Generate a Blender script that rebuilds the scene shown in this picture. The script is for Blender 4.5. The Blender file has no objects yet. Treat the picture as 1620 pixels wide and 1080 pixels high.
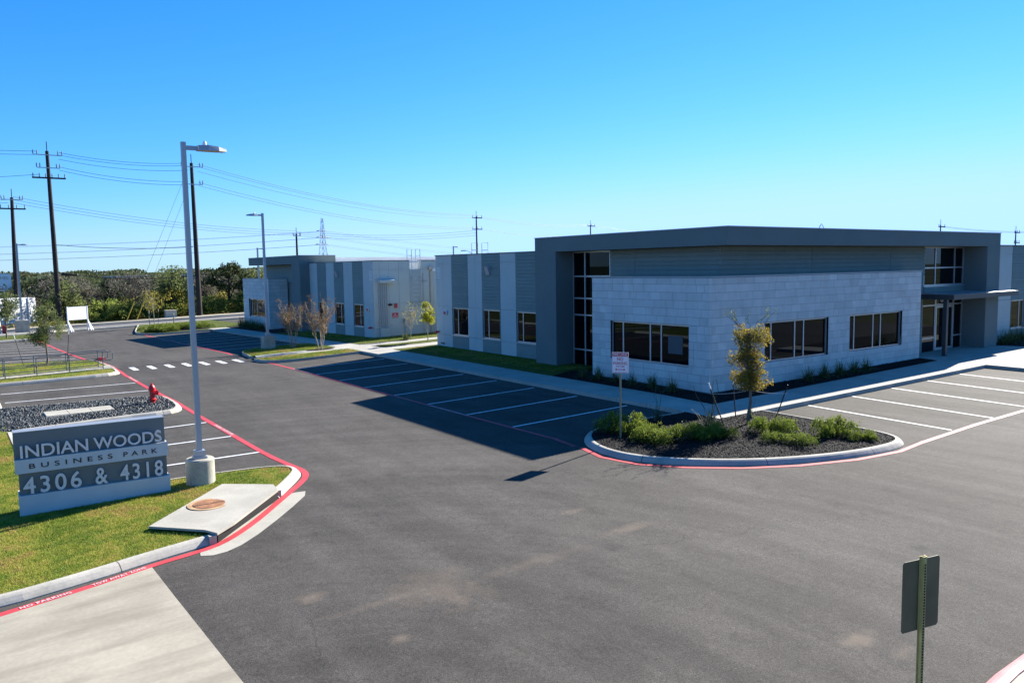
import bpy, bmesh, math, random
from mathutils import Vector, Matrix, noise
from mathutils.geometry import tessellate_polygon
S = bpy.context.scene
COL = S.collection
R = math.radians
# ------------------------------------------------------------------ camera
H = 4.76
YAW, PITCH, ROLL = R(35.57194), R(5.31919), R(0.91397)
fw = Vector((math.sin(YAW)*math.cos(PITCH), math.cos(YAW)*math.cos(PITCH), -math.sin(PITCH)))
rt = Vector((math.cos(YAW), -math.sin(YAW), 0)); dn = fw.cross(rt)
right = math.cos(ROLL)*rt + math.sin(ROLL)*dn
down = -math.sin(ROLL)*rt + math.cos(ROLL)*dn
cd = bpy.data.cameras.new('camera'); cam = bpy.data.objects.new('camera', cd); COL.objects.link(cam)
cd.sensor_width = 36; cd.lens = 28; cd.clip_start = .1; cd.clip_end = 9000
m3 = Matrix((right, -down, -fw)).transposed()
cam.matrix_world = Matrix.Translation((0, 0, H)) @ m3.to_4x4()
S.camera = cam
# ------------------------------------------------------------------ light
SUN = Vector((.844, .194, .50)).normalized()
EXPOSURE = 1.5
SKY_STRENGTH = .05
w = bpy.data.worlds.new('World'); S.world = w; w.use_nodes = True
nt = w.node_tree; bgn = nt.nodes['Background']
sky = nt.nodes.new('ShaderNodeTexSky'); sky.sky_type = 'NISHITA'; sky.sun_disc = False
sky.sun_elevation = math.asin(SUN.z); sky.sun_rotation = math.atan2(SUN.x, SUN.y)
sky.air_density = 1.0; sky.dust_density = 0; sky.ozone_density = 2.0
hs = nt.nodes.new('ShaderNodeVectorMath'); hs.operation = 'MULTIPLY'; hs.inputs[1].default_value = (1, .825, 1.5)   # camera white balance of the sky
sp_ = nt.nodes.new('ShaderNodeSeparateXYZ'); cb_ = nt.nodes.new('ShaderNodeCombineXYZ'); pw_ = nt.nodes.new('ShaderNodeMath'); pw_.operation = 'POWER'; pw_.inputs[1].default_value = 1.8
ml_ = nt.nodes.new('ShaderNodeMath'); ml_.operation = 'MULTIPLY'; ml_.inputs[1].default_value = .122
nt.links.new(sky.outputs[0], sp_.inputs[0]); nt.links.new(sp_.outputs[0], pw_.inputs[0]); nt.links.new(pw_.outputs[0], ml_.inputs[0])
def cap_(sock, hi, soft):      # film shoulder of the bright sky near the sun
    q = nt.nodes.new('ShaderNodeMath'); q.operation = 'SMOOTH_MIN'; q.inputs[1].default_value = hi; q.inputs[2].default_value = soft; nt.links.new(sock, q.inputs[0]); return q.outputs[0]
nt.links.new(cap_(ml_.outputs[0], 3.9, 2.5), cb_.inputs[0]); nt.links.new(cap_(sp_.outputs[1], 7.9, 3), cb_.inputs[1]); nt.links.new(cap_(sp_.outputs[2], 9, 3), cb_.inputs[2]); nt.links.new(cb_.outputs[0], hs.inputs[0]); nt.links.new(hs.outputs[0], bgn.inputs[0]); bgn.inputs[1].default_value = SKY_STRENGTH
sl = bpy.data.lights.new('sun', 'SUN'); sl.energy = 5.0; sl.angle = R(.5); sl.color = (1, .95, .86)
so = bpy.data.objects.new('sun', sl); COL.objects.link(so); so.rotation_euler = SUN.to_track_quat('Z', 'Y').to_euler()
S.view_settings.view_transform = 'Standard'; S.view_settings.look = 'None'; S.view_settings.exposure = EXPOSURE; S.view_settings.gamma = 1
S.cycles.max_bounces = 8; S.cycles.transparent_max_bounces = 8; S.cycles.caustics_reflective = False; S.cycles.caustics_refractive = False
# ------------------------------------------------------------------ helpers
class MB:
    def __init__(s): s.v = []; s.f = []; s.t = []; s.m = []
    def add(s, vs, fs, tint=.5, mi=0):
        n = len(s.v); s.v.extend(vs)
        for q in fs: s.f.append(tuple(n+i for i in q)); s.t.append(tint); s.m.append(mi)
    def hexa(s, p, tint=.5, mi=0):      # p: bottom 4 ccw, top 4
        s.add(p, [(3,2,1,0),(4,5,6,7),(0,1,5,4),(1,2,6,5),(2,3,7,6),(3,0,4,7)], tint, mi)
    def box(s, x0, x1, y0, y1, z0, z1, tint=.5, mi=0):
        s.hexa([(x0,y0,z0),(x1,y0,z0),(x1,y1,z0),(x0,y1,z0),(x0,y0,z1),(x1,y0,z1),(x1,y1,z1),(x0,y1,z1)], tint, mi)
    def wbox(s, P, a0, a1, z0, z1, d0, d1, tint=.5, mi=0, dtop=None):
        t = d1 if dtop is None else dtop
        s.hexa([P(a0,z0,d0),P(a1,z0,d0),P(a1,z0,d1),P(a0,z0,d1),P(a0,z1,d0),P(a1,z1,d0),P(a1,z1,t),P(a0,z1,t)], tint, mi)
    def tube(s, pts, rad, n=6, tint=.5, mi=0, caps=True):
        pts = [Vector(p) for p in pts]
        if not isinstance(rad, (list, tuple)): rad = [rad]*len(pts)
        base = len(s.v); up = Vector((0,0,1))
        for i, p in enumerate(pts):
            d = (pts[min(i+1,len(pts)-1)]-pts[max(i-1,0)])
            if d.length < 1e-9: d = Vector((0,0,1))
            d.normalize(); a = d.cross(up if abs(d.z) < .95 else Vector((1,0,0))).normalized(); b = d.cross(a)
            for k in range(n):
                th = 2*math.pi*k/n; s.v.append(tuple(p+(a*math.cos(th)+b*math.sin(th))*rad[i]))
        for i in range(len(pts)-1):
            for k in range(n):
                s.f.append((base+i*n+k, base+i*n+(k+1)%n, base+(i+1)*n+(k+1)%n, base+(i+1)*n+k)); s.t.append(tint); s.m.append(mi)
        if caps:
            s.f.append(tuple(base+k for k in range(n-1,-1,-1))); s.t.append(tint); s.m.append(mi)
            e = base+(len(pts)-1)*n; s.f.append(tuple(e+k for k in range(n))); s.t.append(tint); s.m.append(mi)
    def lathe(s, prof, n=20, c=(0,0,0), tint=.5, mi=0, axis='z'):
        base = len(s.v)
        for r, z in prof:
            for k in range(n):
                th = 2*math.pi*k/n; x, y = r*math.cos(th), r*math.sin(th)
                if axis == 'z': q = (c[0]+x, c[1]+y, c[2]+z)
                elif axis == 'x': q = (c[0]+z, c[1]+x, c[2]+y)
                else: q = (c[0]+x, c[1]+z, c[2]+y)
                s.v.append(q)
        for i in range(len(prof)-1):
            for k in range(n):
                s.f.append((base+i*n+k, base+i*n+(k+1)%n, base+(i+1)*n+(k+1)%n, base+(i+1)*n+k)); s.t.append(tint); s.m.append(mi)
        s.f.append(tuple(base+k for k in range(n-1,-1,-1))); s.t.append(tint); s.m.append(mi)
        e = base+(len(prof)-1)*n; s.f.append(tuple(e+k for k in range(n))); s.t.append(tint); s.m.append(mi)
    def leaf(s, p, size, rng, asp=.5, tint=None, flat=0):
        d = Vector((rng.gauss(0,1), rng.gauss(0,1), rng.gauss(0,1)*(1-flat))).normalized()
        e = d.cross(Vector((rng.gauss(0,1), rng.gauss(0,1), rng.gauss(0,1)))).normalized()
        p = Vector(p); a = d*size*.5; b = e*size*asp*.5; n = len(s.v)
        s.v.extend([tuple(p-a), tuple(p+b), tuple(p+a), tuple(p-b)]); s.f.append((n,n+1,n+2,n+3))
        s.t.append(rng.random() if tint is None else tint); s.m.append(0)
def obj(name, mb, mats, parent=None, recalc=True, smooth=False):
    me = bpy.data.meshes.new(name); me.from_pydata(mb.v, [], mb.f)
    if not isinstance(mats, (list, tuple)): mats = [mats]
    for m in mats: me.materials.append(m)
    a = me.attributes.new('tint', 'FLOAT', 'FACE'); a.data.foreach_set('value', mb.t)
    me.polygons.foreach_set('material_index', mb.m)
    if recalc:
        b = bmesh.new(); b.from_mesh(me); bmesh.ops.recalc_face_normals(b, faces=b.faces); b.to_mesh(me); b.free()
    if smooth:
        me.polygons.foreach_set('use_smooth', [True]*len(me.polygons))
        try: me.set_sharp_from_angle(angle=R(40))
        except Exception: pass
    me.update()
    o = bpy.data.objects.new(name, me); COL.objects.link(o)
    if parent: o.parent = parent
    return o
def tag(o, label=None, cat=None, group=None, kind=None):
    if label: o['label'] = label
    if cat: o['category'] = cat
    if group: o['group'] = group
    if kind: o['kind'] = kind
    return o
def thing(name, label, cat, loc=(0,0,0), rz=0, group=None):
    o = bpy.data.objects.new(name, None); COL.objects.link(o); o.empty_display_size = .2
    o.location = loc; o.rotation_euler = (0,0,rz); return tag(o, label, cat, group)
def kids(o): return [c for c in bpy.data.objects if c.parent == o]
def copy_tree(o, label, loc, rz=0, sc=1, group=None, cat=None):
    r = o.copy(); COL.objects.link(r); r.location = loc; r.rotation_euler = (0,0,rz)
    r.scale = sc if isinstance(sc, (tuple, list)) else (sc,sc,sc); r['label'] = label
    if group: r['group'] = group
    for c in CH.get(o.name) or kids(o):
        d = c.copy(); COL.objects.link(d); d.parent = r
        for g in kids(c):
            e = g.copy(); COL.objects.link(e); e.parent = d
    return r
CH = {}
def struct(name, mb, mats, **k): return tag(obj(name, mb, mats, **k), kind='structure')
# --- materials
def mat(name, col, rough=.7, metal=0, spec=.4, var=0, vs=3, tint=0, bump=0, bs=40, world=False, var2=0, vs2=.3, dist=.01, ior=None, coat=0):
    m = bpy.data.materials.new(name); m.use_nodes = True; n = m.node_tree.nodes; l = m.node_tree.links
    b = n['Principled BSDF']; b.inputs['Roughness'].default_value = rough; b.inputs['Metallic'].default_value = metal
    b.inputs['Specular IOR Level'].default_value = spec
    if ior: b.inputs['IOR'].default_value = ior
    if coat: b.inputs['Coat Weight'].default_value = coat; b.inputs['Coat Roughness'].default_value = .08
    b.inputs['Base Color'].default_value = (*col, 1)
    tc = n.new('ShaderNodeTexCoord'); gm = n.new('ShaderNodeNewGeometry')
    src = gm.outputs['Position'] if world else tc.outputs['Object']
    fac = None
    def mul(a, bsock):
        if a is None: return bsock
        q = n.new('ShaderNodeMath'); q.operation = 'MULTIPLY'; l.new(a, q.inputs[0]); l.new(bsock, q.inputs[1]); return q.outputs[0]
    def rng(sock, amt, lo=.3, hi=.7):
        q = n.new('ShaderNodeMapRange'); q.inputs[1].default_value = lo; q.inputs[2].default_value = hi
        q.inputs[3].default_value = 1-amt; q.inputs[4].default_value = 1+amt; l.new(sock, q.inputs[0]); return q.outputs[0]
    for amt, sc in ((var, vs), (var2, vs2)):
        if amt:
            q = n.new('ShaderNodeTexNoise'); q.inputs['Scale'].default_value = sc; q.inputs['Detail'].default_value = 5; l.new(src, q.inputs[0])
            fac = mul(fac, rng(q.outputs[0], amt))
    if tint:
        q = n.new('ShaderNodeAttribute'); q.attribute_name = 'tint'; fac = mul(fac, rng(q.outputs['Fac'], tint, 0, 1))
    if fac is not None:
        v = n.new('ShaderNodeVectorMath'); v.operation = 'SCALE'; v.inputs[0].default_value = col; l.new(fac, v.inputs['Scale']); l.new(v.outputs[0], b.inputs['Base Color'])
    if bump:
        q = n.new('ShaderNodeTexNoise'); q.inputs['Scale'].default_value = bs; q.inputs['Detail'].default_value = 4; l.new(src, q.inputs[0])
        u = n.new('ShaderNodeBump'); u.inputs['Strength'].default_value = bump; u.inputs['Distance'].default_value = dist; l.new(q.outputs[0], u.inputs['Height']); l.new(u.outputs[0], b.inputs['Normal'])
    return m
def leafmat(name, cols, trans=.35, rough=.55):
    m = bpy.data.materials.new(name); m.use_nodes = True; n = m.node_tree.nodes; l = m.node_tree.links
    b = n['Principled BSDF']; b.inputs['Roughness'].default_value = rough; b.inputs['Specular IOR Level'].default_value = .1
    a = n.new('ShaderNodeAttribute'); a.attribute_name = 'tint'; r = n.new('ShaderNodeValToRGB')
    while len(r.color_ramp.elements) < len(cols): r.color_ramp.elements.new(.5)
    for i, c in enumerate(cols): r.color_ramp.elements[i].position = i/(len(cols)-1); r.color_ramp.elements[i].color = (*c, 1)
    l.new(a.outputs['Fac'], r.inputs[0]); l.new(r.outputs[0], b.inputs['Base Color'])
    t = n.new('ShaderNodeBsdfTranslucent'); l.new(r.outputs[0], t.inputs[0]); x = n.new('ShaderNodeMixShader'); x.inputs[0].default_value = trans
    l.new(b.outputs[0], x.inputs[1]); l.new(t.outputs[0], x.inputs[2]); l.new(x.outputs[0], n['Material Output'].inputs[0])
    return m
def node_mix(n, l, fac, a, b):
    x = n.new('ShaderNodeMix'); x.data_type = 'RGBA'
    if isinstance(fac, float): x.inputs[0].default_value = fac
    else: l.new(fac, x.inputs[0])
    for s, v in ((6, a), (7, b)):
        if isinstance(v, tuple): x.inputs[s].default_value = (*v, 1)
        else: l.new(v, x.inputs[s])
    return x.outputs[2]
# asphalt: worn sheet with aggregate grain, roller swirls, pale silt stains
def asphalt_mat():
    m = bpy.data.materials.new('asphalt'); m.use_nodes = True; n = m.node_tree.nodes; l = m.node_tree.links; b = n['Principled BSDF']
    g = n.new('ShaderNodeNewGeometry')
    def nz(scale, det=4, vec=None, rough=.55):
        q = n.new('ShaderNodeTexNoise'); q.inputs['Scale'].default_value = scale; q.inputs['Detail'].default_value = det; q.inputs['Roughness'].default_value = rough; l.new(vec or g.outputs['Position'], q.inputs[0]); return q.outputs[0]
    def mr(s, lo, hi, a, c):
        q = n.new('ShaderNodeMapRange'); l.new(s, q.inputs[0])
        for i, v in enumerate((lo, hi, a, c)): q.inputs[i+1].default_value = v
        return q.outputs[0]
    def mul(a, c):
        q = n.new('ShaderNodeMath'); q.operation = 'MULTIPLY'; l.new(a, q.inputs[0]); l.new(c, q.inputs[1]); return q.outputs[0]
    # swirl: polar coordinates round the turning point of the drive
    sub = n.new('ShaderNodeVectorMath'); sub.operation = 'SUBTRACT'; l.new(g.outputs['Position'], sub.inputs[0]); sub.inputs[1].default_value = (1.5, 6.5, 0)
    ln = n.new('ShaderNodeVectorMath'); ln.operation = 'LENGTH'; l.new(sub.outputs[0], ln.inputs[0])
    sep = n.new('ShaderNodeSeparateXYZ'); l.new(sub.outputs[0], sep.inputs[0])
    at = n.new('ShaderNodeMath'); at.operation = 'ARCTAN2'; l.new(sep.outputs[1], at.inputs[0]); l.new(sep.outputs[0], at.inputs[1])
    cb = n.new('ShaderNodeCombineXYZ'); l.new(ln.outputs['Value'], cb.inputs[0]); l.new(at.outputs[0], cb.inputs[1])
    sw = nz(1.6, 4, cb.outputs[0], .6)
    mp = n.new('ShaderNodeMapping'); l.new(g.outputs['Position'], mp.inputs[0]); mp.inputs['Scale'].default_value = (1.0, .12, 1)
    st = nz(1.4, 4, mp.outputs[0])
    f = mul(mul(mr(nz(.16, 3), .3, .7, .84, 1.16), mr(sw, .34, .66, .86, 1.14)), mul(mr(st, .35, .65, .87, 1.13), mr(nz(30, 3, None, .85), .3, .7, .55, 1.45)))
    f = mul(mul(f, mr(nz(95, 2), .3, .7, .5, 1.5)), mul(mr(nz(7, 4, None, .7), .3, .7, .86, 1.14), mr(nz(1.1, 5, None, .7), .3, .7, .88, 1.12)))
    # stalls wear paler and browner than the drive lane by the right hand lot
    v = n.new('ShaderNodeVectorMath'); v.operation = 'SCALE'; v.inputs[0].default_value = (.069, .0625, .055); l.new(f, v.inputs['Scale'])
    # aggregate: scattered pale chips, old oil spots
    vo = n.new('ShaderNodeTexVoronoi'); vo.inputs['Scale'].default_value = 9; l.new(g.outputs['Position'], vo.inputs[0])
    col = node_mix(n, l, mr(vo.outputs['Distance'], .05, .02, 0, .55), v.outputs[0], (.16, .15, .14))
    vo = n.new('ShaderNodeTexVoronoi'); vo.inputs['Scale'].default_value = .45; l.new(g.outputs['Position'], vo.inputs[0])
    col = node_mix(n, l, mul(mr(vo.outputs['Distance'], .13, .05, 0, .5), mr(nz(5), .4, .6, .2, 1)), col, (.018, .017, .017))
    # hairline cracks
    wn = n.new('ShaderNodeVectorMath'); wn.operation = 'ADD'; l.new(g.outputs['Position'], wn.inputs[0]); ns = n.new('ShaderNodeTexNoise'); ns.inputs['Scale'].default_value = .9; ns.inputs['Detail'].default_value = 5; l.new(g.outputs['Position'], ns.inputs[0])
    wsc = n.new('ShaderNodeVectorMath'); wsc.operation = 'SCALE'; wsc.inputs['Scale'].default_value = 1.6; l.new(ns.outputs['Color'], wsc.inputs[0]); l.new(wsc.outputs[0], wn.inputs[1])
    ve = n.new('ShaderNodeTexVoronoi'); ve.feature = 'DISTANCE_TO_EDGE'; ve.inputs['Scale'].default_value = .16; l.new(wn.outputs[0], ve.inputs[0])
    col = node_mix(n, l, mul(mr(ve.outputs['Distance'], .0035, .0012, 0, .38), mr(nz(.3), .5, .6, 0, 1)), col, (.012, .012, .012))
    # silt stains left by puddles
    col = node_mix(n, l, mr(nz(.5, 6, None, .65), .62, .8, 0, .22), col, (.15, .135, .115))
    for (x, y, rx, ry, k_) in ((6.45, 11.3, .85, .9, .22), (11.0, 11.34, .75, .2, .32), (8.2, 11.15, 1.6, .22, .16), (10.35, 6.1, .4, .28, .4), (10.55, 5.5, .3, .16, .25), (4.62, 12.32, .3, .25, .3), (5.15, 10.1, .18, .14, .35), (10.73, 12.88, .4, .16, .22), (5.4, 11.4, 1.0, .13, .16), (6.5, 10.7, .25, .2, .2)):
        sb = n.new('ShaderNodeVectorMath'); sb.operation = 'SUBTRACT'; l.new(g.outputs['Position'], sb.inputs[0]); sb.inputs[1].default_value = (x, y, -.55)
        sc_ = n.new('ShaderNodeVectorMath'); sc_.operation = 'MULTIPLY'; sc_.inputs[1].default_value = (1/rx, 1/ry, 0); l.new(sb.outputs[0], sc_.inputs[0])
        le = n.new('ShaderNodeVectorMath'); le.operation = 'LENGTH'; l.new(sc_.outputs[0], le.inputs[0])
        ad = n.new('ShaderNodeMath'); ad.operation = 'ADD'; l.new(le.outputs['Value'], ad.inputs[0]); l.new(mr(nz(2.2, 6, None, .7), .25, .75, -.75, .75), ad.inputs[1])
        col = node_mix(n, l, mr(ad.outputs[0], 1.1, .1, 0, k_*.95), col, (.26, .20, .145))
    l.new(col, b.inputs['Base Color']); b.inputs['Roughness'].default_value = .88; b.inputs['Specular IOR Level'].default_value = .16
    u = n.new('ShaderNodeBump'); u.inputs['Strength'].default_value = .5; u.inputs['Distance'].default_value = .012; l.new(nz(75, 3), u.inputs['Height']); l.new(u.outputs[0], b.inputs['Normal'])
    return m
def grass_mat(name, c1, c2, c3, sc=1.2):
    m = bpy.data.materials.new(name); m.use_nodes = True; n = m.node_tree.nodes; l = m.node_tree.links; b = n['Principled BSDF']; g = n.new('ShaderNodeNewGeometry')
    def nz(s, d=4, r_=.6):
        q = n.new('ShaderNodeTexNoise'); q.inputs['Scale'].default_value = s; q.inputs['Detail'].default_value = d; q.inputs['Roughness'].default_value = r_; l.new(g.outputs['Position'], q.inputs[0]); return q
    def rp(s, lo, hi):
        q = n.new('ShaderNodeMapRange'); q.inputs[1].default_value = lo; q.inputs[2].default_value = hi; l.new(s, q.inputs[0]); return q.outputs[0]
    x = node_mix(n, l, rp(nz(sc).outputs[0], .42, .62), c1, c2)
    x = node_mix(n, l, rp(nz(sc*9, 3, .8).outputs[0], .5, .68), x, c3)
    x = node_mix(n, l, rp(nz(42, 2).outputs[0], .4, .75), x, tuple(v*.35 for v in c1))
    l.new(x, b.inputs['Base Color']); b.inputs['Roughness'].default_value = .9; b.inputs['Specular IOR Level'].default_value = .1
    u = n.new('ShaderNodeBump'); u.inputs['Strength'].default_value = .9; u.inputs['Distance'].default_value = .05; l.new(nz(28, 4).outputs[0], u.inputs['Height']); l.new(u.outputs[0], b.inputs['Normal'])
    return m
def concrete_mat(name, col, jx=0, jy=0, stain=.12):
    m = mat(name, col, .85, spec=.25, var=stain, vs=.9, var2=.07, vs2=14, bump=.15, bs=60, world=True, dist=.005)
    if jx:      # tooled control joints
        n = m.node_tree.nodes; l = m.node_tree.links; b = n['Principled BSDF']; old = b.inputs['Base Color'].links[0].from_socket
        g = n.new('ShaderNodeNewGeometry'); s = n.new('ShaderNodeSeparateXYZ'); l.new(g.outputs['Position'], s.inputs[0]); last = None
        for ax, sp in ((0, jx), (1, jy)):
            q = n.new('ShaderNodeMath'); q.operation = 'PINGPONG'; q.inputs[1].default_value = sp/2; l.new(s.outputs[ax], q.inputs[0])
            c = n.new('ShaderNodeMath'); c.operation = 'LESS_THAN'; c.inputs[1].default_value = .008; l.new(q.outputs[0], c.inputs[0])
            if last is None: last = c.outputs[0]
            else:
                k = n.new('ShaderNodeMath'); k.operation = 'MAXIMUM'; l.new(last, k.inputs[0]); l.new(c.outputs[0], k.inputs[1]); last = k.outputs[0]
        l.new(node_mix(n, l, last, old, tuple(v*.35 for v in col)), b.inputs['Base Color'])
    return m
M = {}
M['asphalt'] = asphalt_mat()
M['street'] = mat('street asphalt', (.11,.105,.105), .8, var=.15, vs=.4, var2=.2, vs2=30, world=True)
M['conc'] = concrete_mat('sidewalk concrete', (.38,.36,.315), 1.525, 1.525)
M['kerb'] = mat('kerb concrete', (.39,.365,.31), .85, var=.16, vs=1.3, var2=.1, vs2=18, bump=.2, bs=40, world=True, dist=.006)
M['slab'] = mat('slab concrete', (.385,.36,.30), .85, var=.14, vs=1.1, var2=.08, vs2=22, bump=.15, bs=50, world=True, dist=.005)
M['entry'] = concrete_mat('entrance concrete', (.335,.30,.235), 0, 0, .12)
_n = M['entry'].node_tree.nodes; _l = M['entry'].node_tree.links; _b = _n['Principled BSDF']; _old = _b.inputs['Base Color'].links[0].from_socket     # broom and runoff streaks
_g = _n.new('ShaderNodeNewGeometry'); _m = _n.new('ShaderNodeMapping'); _m.inputs['Scale'].default_value = (.35, 2.0, 1); _m.inputs['Rotation'].default_value = (0, 0, -.25); _l.new(_g.outputs['Position'], _m.inputs[0])
_t = _n.new('ShaderNodeTexNoise'); _t.inputs['Scale'].default_value = 1.3; _t.inputs['Detail'].default_value = 6; _l.new(_m.outputs[0], _t.inputs[0]); _r = _n.new('ShaderNodeMapRange'); _r.inputs[1].default_value = .46; _r.inputs[2].default_value = .68; _r.inputs[4].default_value = .55; _l.new(_t.outputs[0], _r.inputs[0])
_l.new(node_mix(_n, _l, _r.outputs[0], _old, (.19, .165, .125)), _b.inputs['Base Color'])
M['white'] = mat('white road paint', (.72,.72,.72), .7, var=.14, vs=6, var2=.15, vs2=45, world=True)
M['red'] = mat('red kerb paint', (.50,.045,.055), .65, var=.2, vs=4, var2=.18, vs2=40, world=True)
M['redpale'] = mat('faded red road paint', (.62,.27,.26), .7, var=.15, vs=3, var2=.2, vs2=40, world=True)
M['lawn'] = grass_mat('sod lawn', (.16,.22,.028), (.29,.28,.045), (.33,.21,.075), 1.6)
M['lawn2'] = grass_mat('shade darkened lawn', (.09,.12,.02), (.14,.15,.03), (.09,.10,.025))  # building shade put into the green; sunlit strips share it
M['mulch'] = mat('dark mulch bed', (.012,.011,.011), .95, spec=.2, var=.5, vs=25, bump=1, bs=30, world=True, dist=.05)
M['chip'] = mat('mulch chips', (.012,.011,.0105), .85, spec=.35, tint=.75)
M['rock'] = mat('dark gravel', (.058,.07,.074), .6, spec=.35, tint=.7, var=.3, vs=9)
M['rockbed'] = mat('gravel bed', (.02,.023,.025), .9, var=.4, vs=20, bump=1, bs=18, world=True, dist=.04)
M['earth'] = mat('dry grass verge', (.26,.20,.09), .95, var=.35, vs=.5, var2=.3, vs2=9, world=True)
M['dark'] = mat('cavity shade black', (.004,.004,.004), .9)  # near black standing in for the shade inside slots and holes
M['light'] = mat('pale fibre cement panel', (.48,.52,.49), .75, spec=.3, var=.05, vs=.8, var2=.03, vs2=60)
M['siding'] = mat('grey lap siding', (.19,.235,.215), .7, spec=.35, var=.05, vs=1.5, tint=.05, bump=.1, bs=30)
M['frame'] = mat('dark grey stucco', (.15,.185,.18), .85, spec=.25, var=.06, vs=.6, bump=.35, bs=70, dist=.006)
M['stone'] = mat('limestone block', (.60,.60,.565), .85, spec=.25, var=.07, vs=2.2, tint=.11, bump=.15, bs=25, dist=.005)
M['mortar'] = mat('mortar', (.22,.22,.21), .95)
M['coping'] = mat('metal coping', (.30,.32,.34), .4, metal=.3, var=.05, vs=2)
M['dcoping'] = mat('dark metal coping', (.12,.13,.15), .4, metal=.3)
M['alum'] = mat('clear aluminium frame', (.55,.56,.56), .35, metal=.6, var=.04, vs=3)
M['glass'] = mat('dark window glass', (.002,.0025,.003), .015, spec=.5, ior=1.32)
M['glass'].node_tree.nodes['Principled BSDF'].inputs['Specular Tint'].default_value = (.5, .72, .95, 1)     # blue grey solar glass
M['steel'] = mat('dark canopy steel', (.07,.075,.08), .45, metal=.4)
M['canopy'] = mat('canopy roof metal', (.42,.44,.45), .35, metal=.5)
M['roofing'] = mat('white roof membrane', (.75,.73,.70), .7, var=.06, vs=.6)
M['galv'] = mat('galvanised steel', (.42,.44,.46), .4, metal=.55, var=.08, vs=4)
M['pole'] = mat('grey painted steel pole', (.36,.385,.42), .38, metal=.25, var=.05, vs=2)
M['cyl'] = mat('cast concrete pole base', (.40,.37,.30), .9, var=.22, vs=2.2, var2=.1, vs2=20, bump=.3, bs=30, dist=.008)
M['post'] = mat('olive galvanised post', (.24,.245,.17), .5, metal=.35, var=.12, vs=8)
M['rail'] = mat('weathered grey rail pipe', (.13,.15,.17), .5, metal=.3, var=.1, vs=4)
M['wood'] = mat('weathered utility pole', (.026,.022,.021), .9, var=.35, vs=1.2, var2=.3, vs2=14)
M['wire'] = mat('cable', (.02,.02,.022), .6)
M['ins'] = mat('grey insulator', (.22,.23,.25), .35)
M['hyd'] = mat('red hydrant paint', (.60,.02,.025), .35, spec=.5, var=.12, vs=6)
M['signw'] = mat('white sign sheet', (.78,.78,.80), .4)
M['signr'] = mat('red sign sheet', (.52,.03,.05), .4)
M['signback'] = mat('bare sign back', (.16,.155,.10), .4, metal=.5, var=.2, vs=3)
M['green'] = mat('olive channel post', (.50,.43,.17), .5, metal=.35, var=.15, vs=8)
M['mon_d'] = mat('dark monument panel', (.145,.165,.165), .6, var=.04, vs=2)
M['mon_l'] = mat('pale monument band', (.50,.52,.53), .6, var=.05, vs=2, bump=.1, bs=60, dist=.004)
M['letter'] = mat('brushed metal letter', (.62,.63,.66), .4, metal=.2)
M['black'] = mat('black letter', (.012,.012,.014), .5)
M['rust'] = mat('rusted iron', (.27,.12,.055), .85, var=.35, vs=7, var2=.2, vs2=30)
M['whitep'] = mat('white painted metal', (.80,.81,.83), .5, var=.04, vs=2)
M['beige'] = mat('beige cabinet', (.50,.45,.36), .6)
M['yellow'] = mat('yellow guy guard', (.38,.29,.04), .5)
M['brown'] = mat('brown brick building', (.16,.085,.055), .9, var=.2, vs=.3)
M['bark'] = mat('grey brown bark', (.16,.13,.105), .9, var=.3, vs=6, bump=.5, bs=20)
M['barkd'] = mat('dark bark', (.05,.042,.036), .95, var=.3, vs=3)
M['stake'] = mat('black tree stake', (.012,.012,.012), .6)
M['strap'] = mat('white tie strap', (.7,.7,.68), .6)
# ------------------------------------------------------------------ terrain
def G(x, y):
    x = min(max(x, -12), 46); y = min(max(y, -15), 112)
    return min(-.7636+.0234136*x+.0031561*y, -.8668+.01046*x+.02146*y) - .0172*max(0, y-44)
def sstep(a, b, t):
    t = min(max((t-a)/(b-a), 0), 1); return t*t*(3-2*t)
def T(x, y):
    z = G(x, y)-.12
    r = math.hypot(x, y)
    z -= 3.6*sstep(108, 175, r)
    z += 11*sstep(420, 1500, r)*(.75+.5*noise.noise(Vector((x*.0016, y*.0016, 3))))
    if r > 118: z += .5*noise.noise(Vector((x*.03, y*.03, 0)))
    return z
def axis(lo, hi):
    out = []; t = 0.
    st = 2.
    while t < hi: out.append(t); t += st; st = 2. if t < 130 else st*1.16
    neg = []; t = -2.; st = 2.
    while t > lo: neg.append(t); t -= st; st = 2. if t > -60 else st*1.16
    return neg[::-1]+out
xs = axis(-3500, 5000); ys = axis(-2500, 5000)
mb = MB(); mb.v = [(x, y, T(x, y)) for y in ys for x in xs]; nx = len(xs)
for j in range(len(ys)-1):
    for i in range(nx-1):
        mb.f.append((j*nx+i, j*nx+i+1, (j+1)*nx+i+1, (j+1)*nx+i)); mb.t.append(.5); mb.m.append(0)
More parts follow.
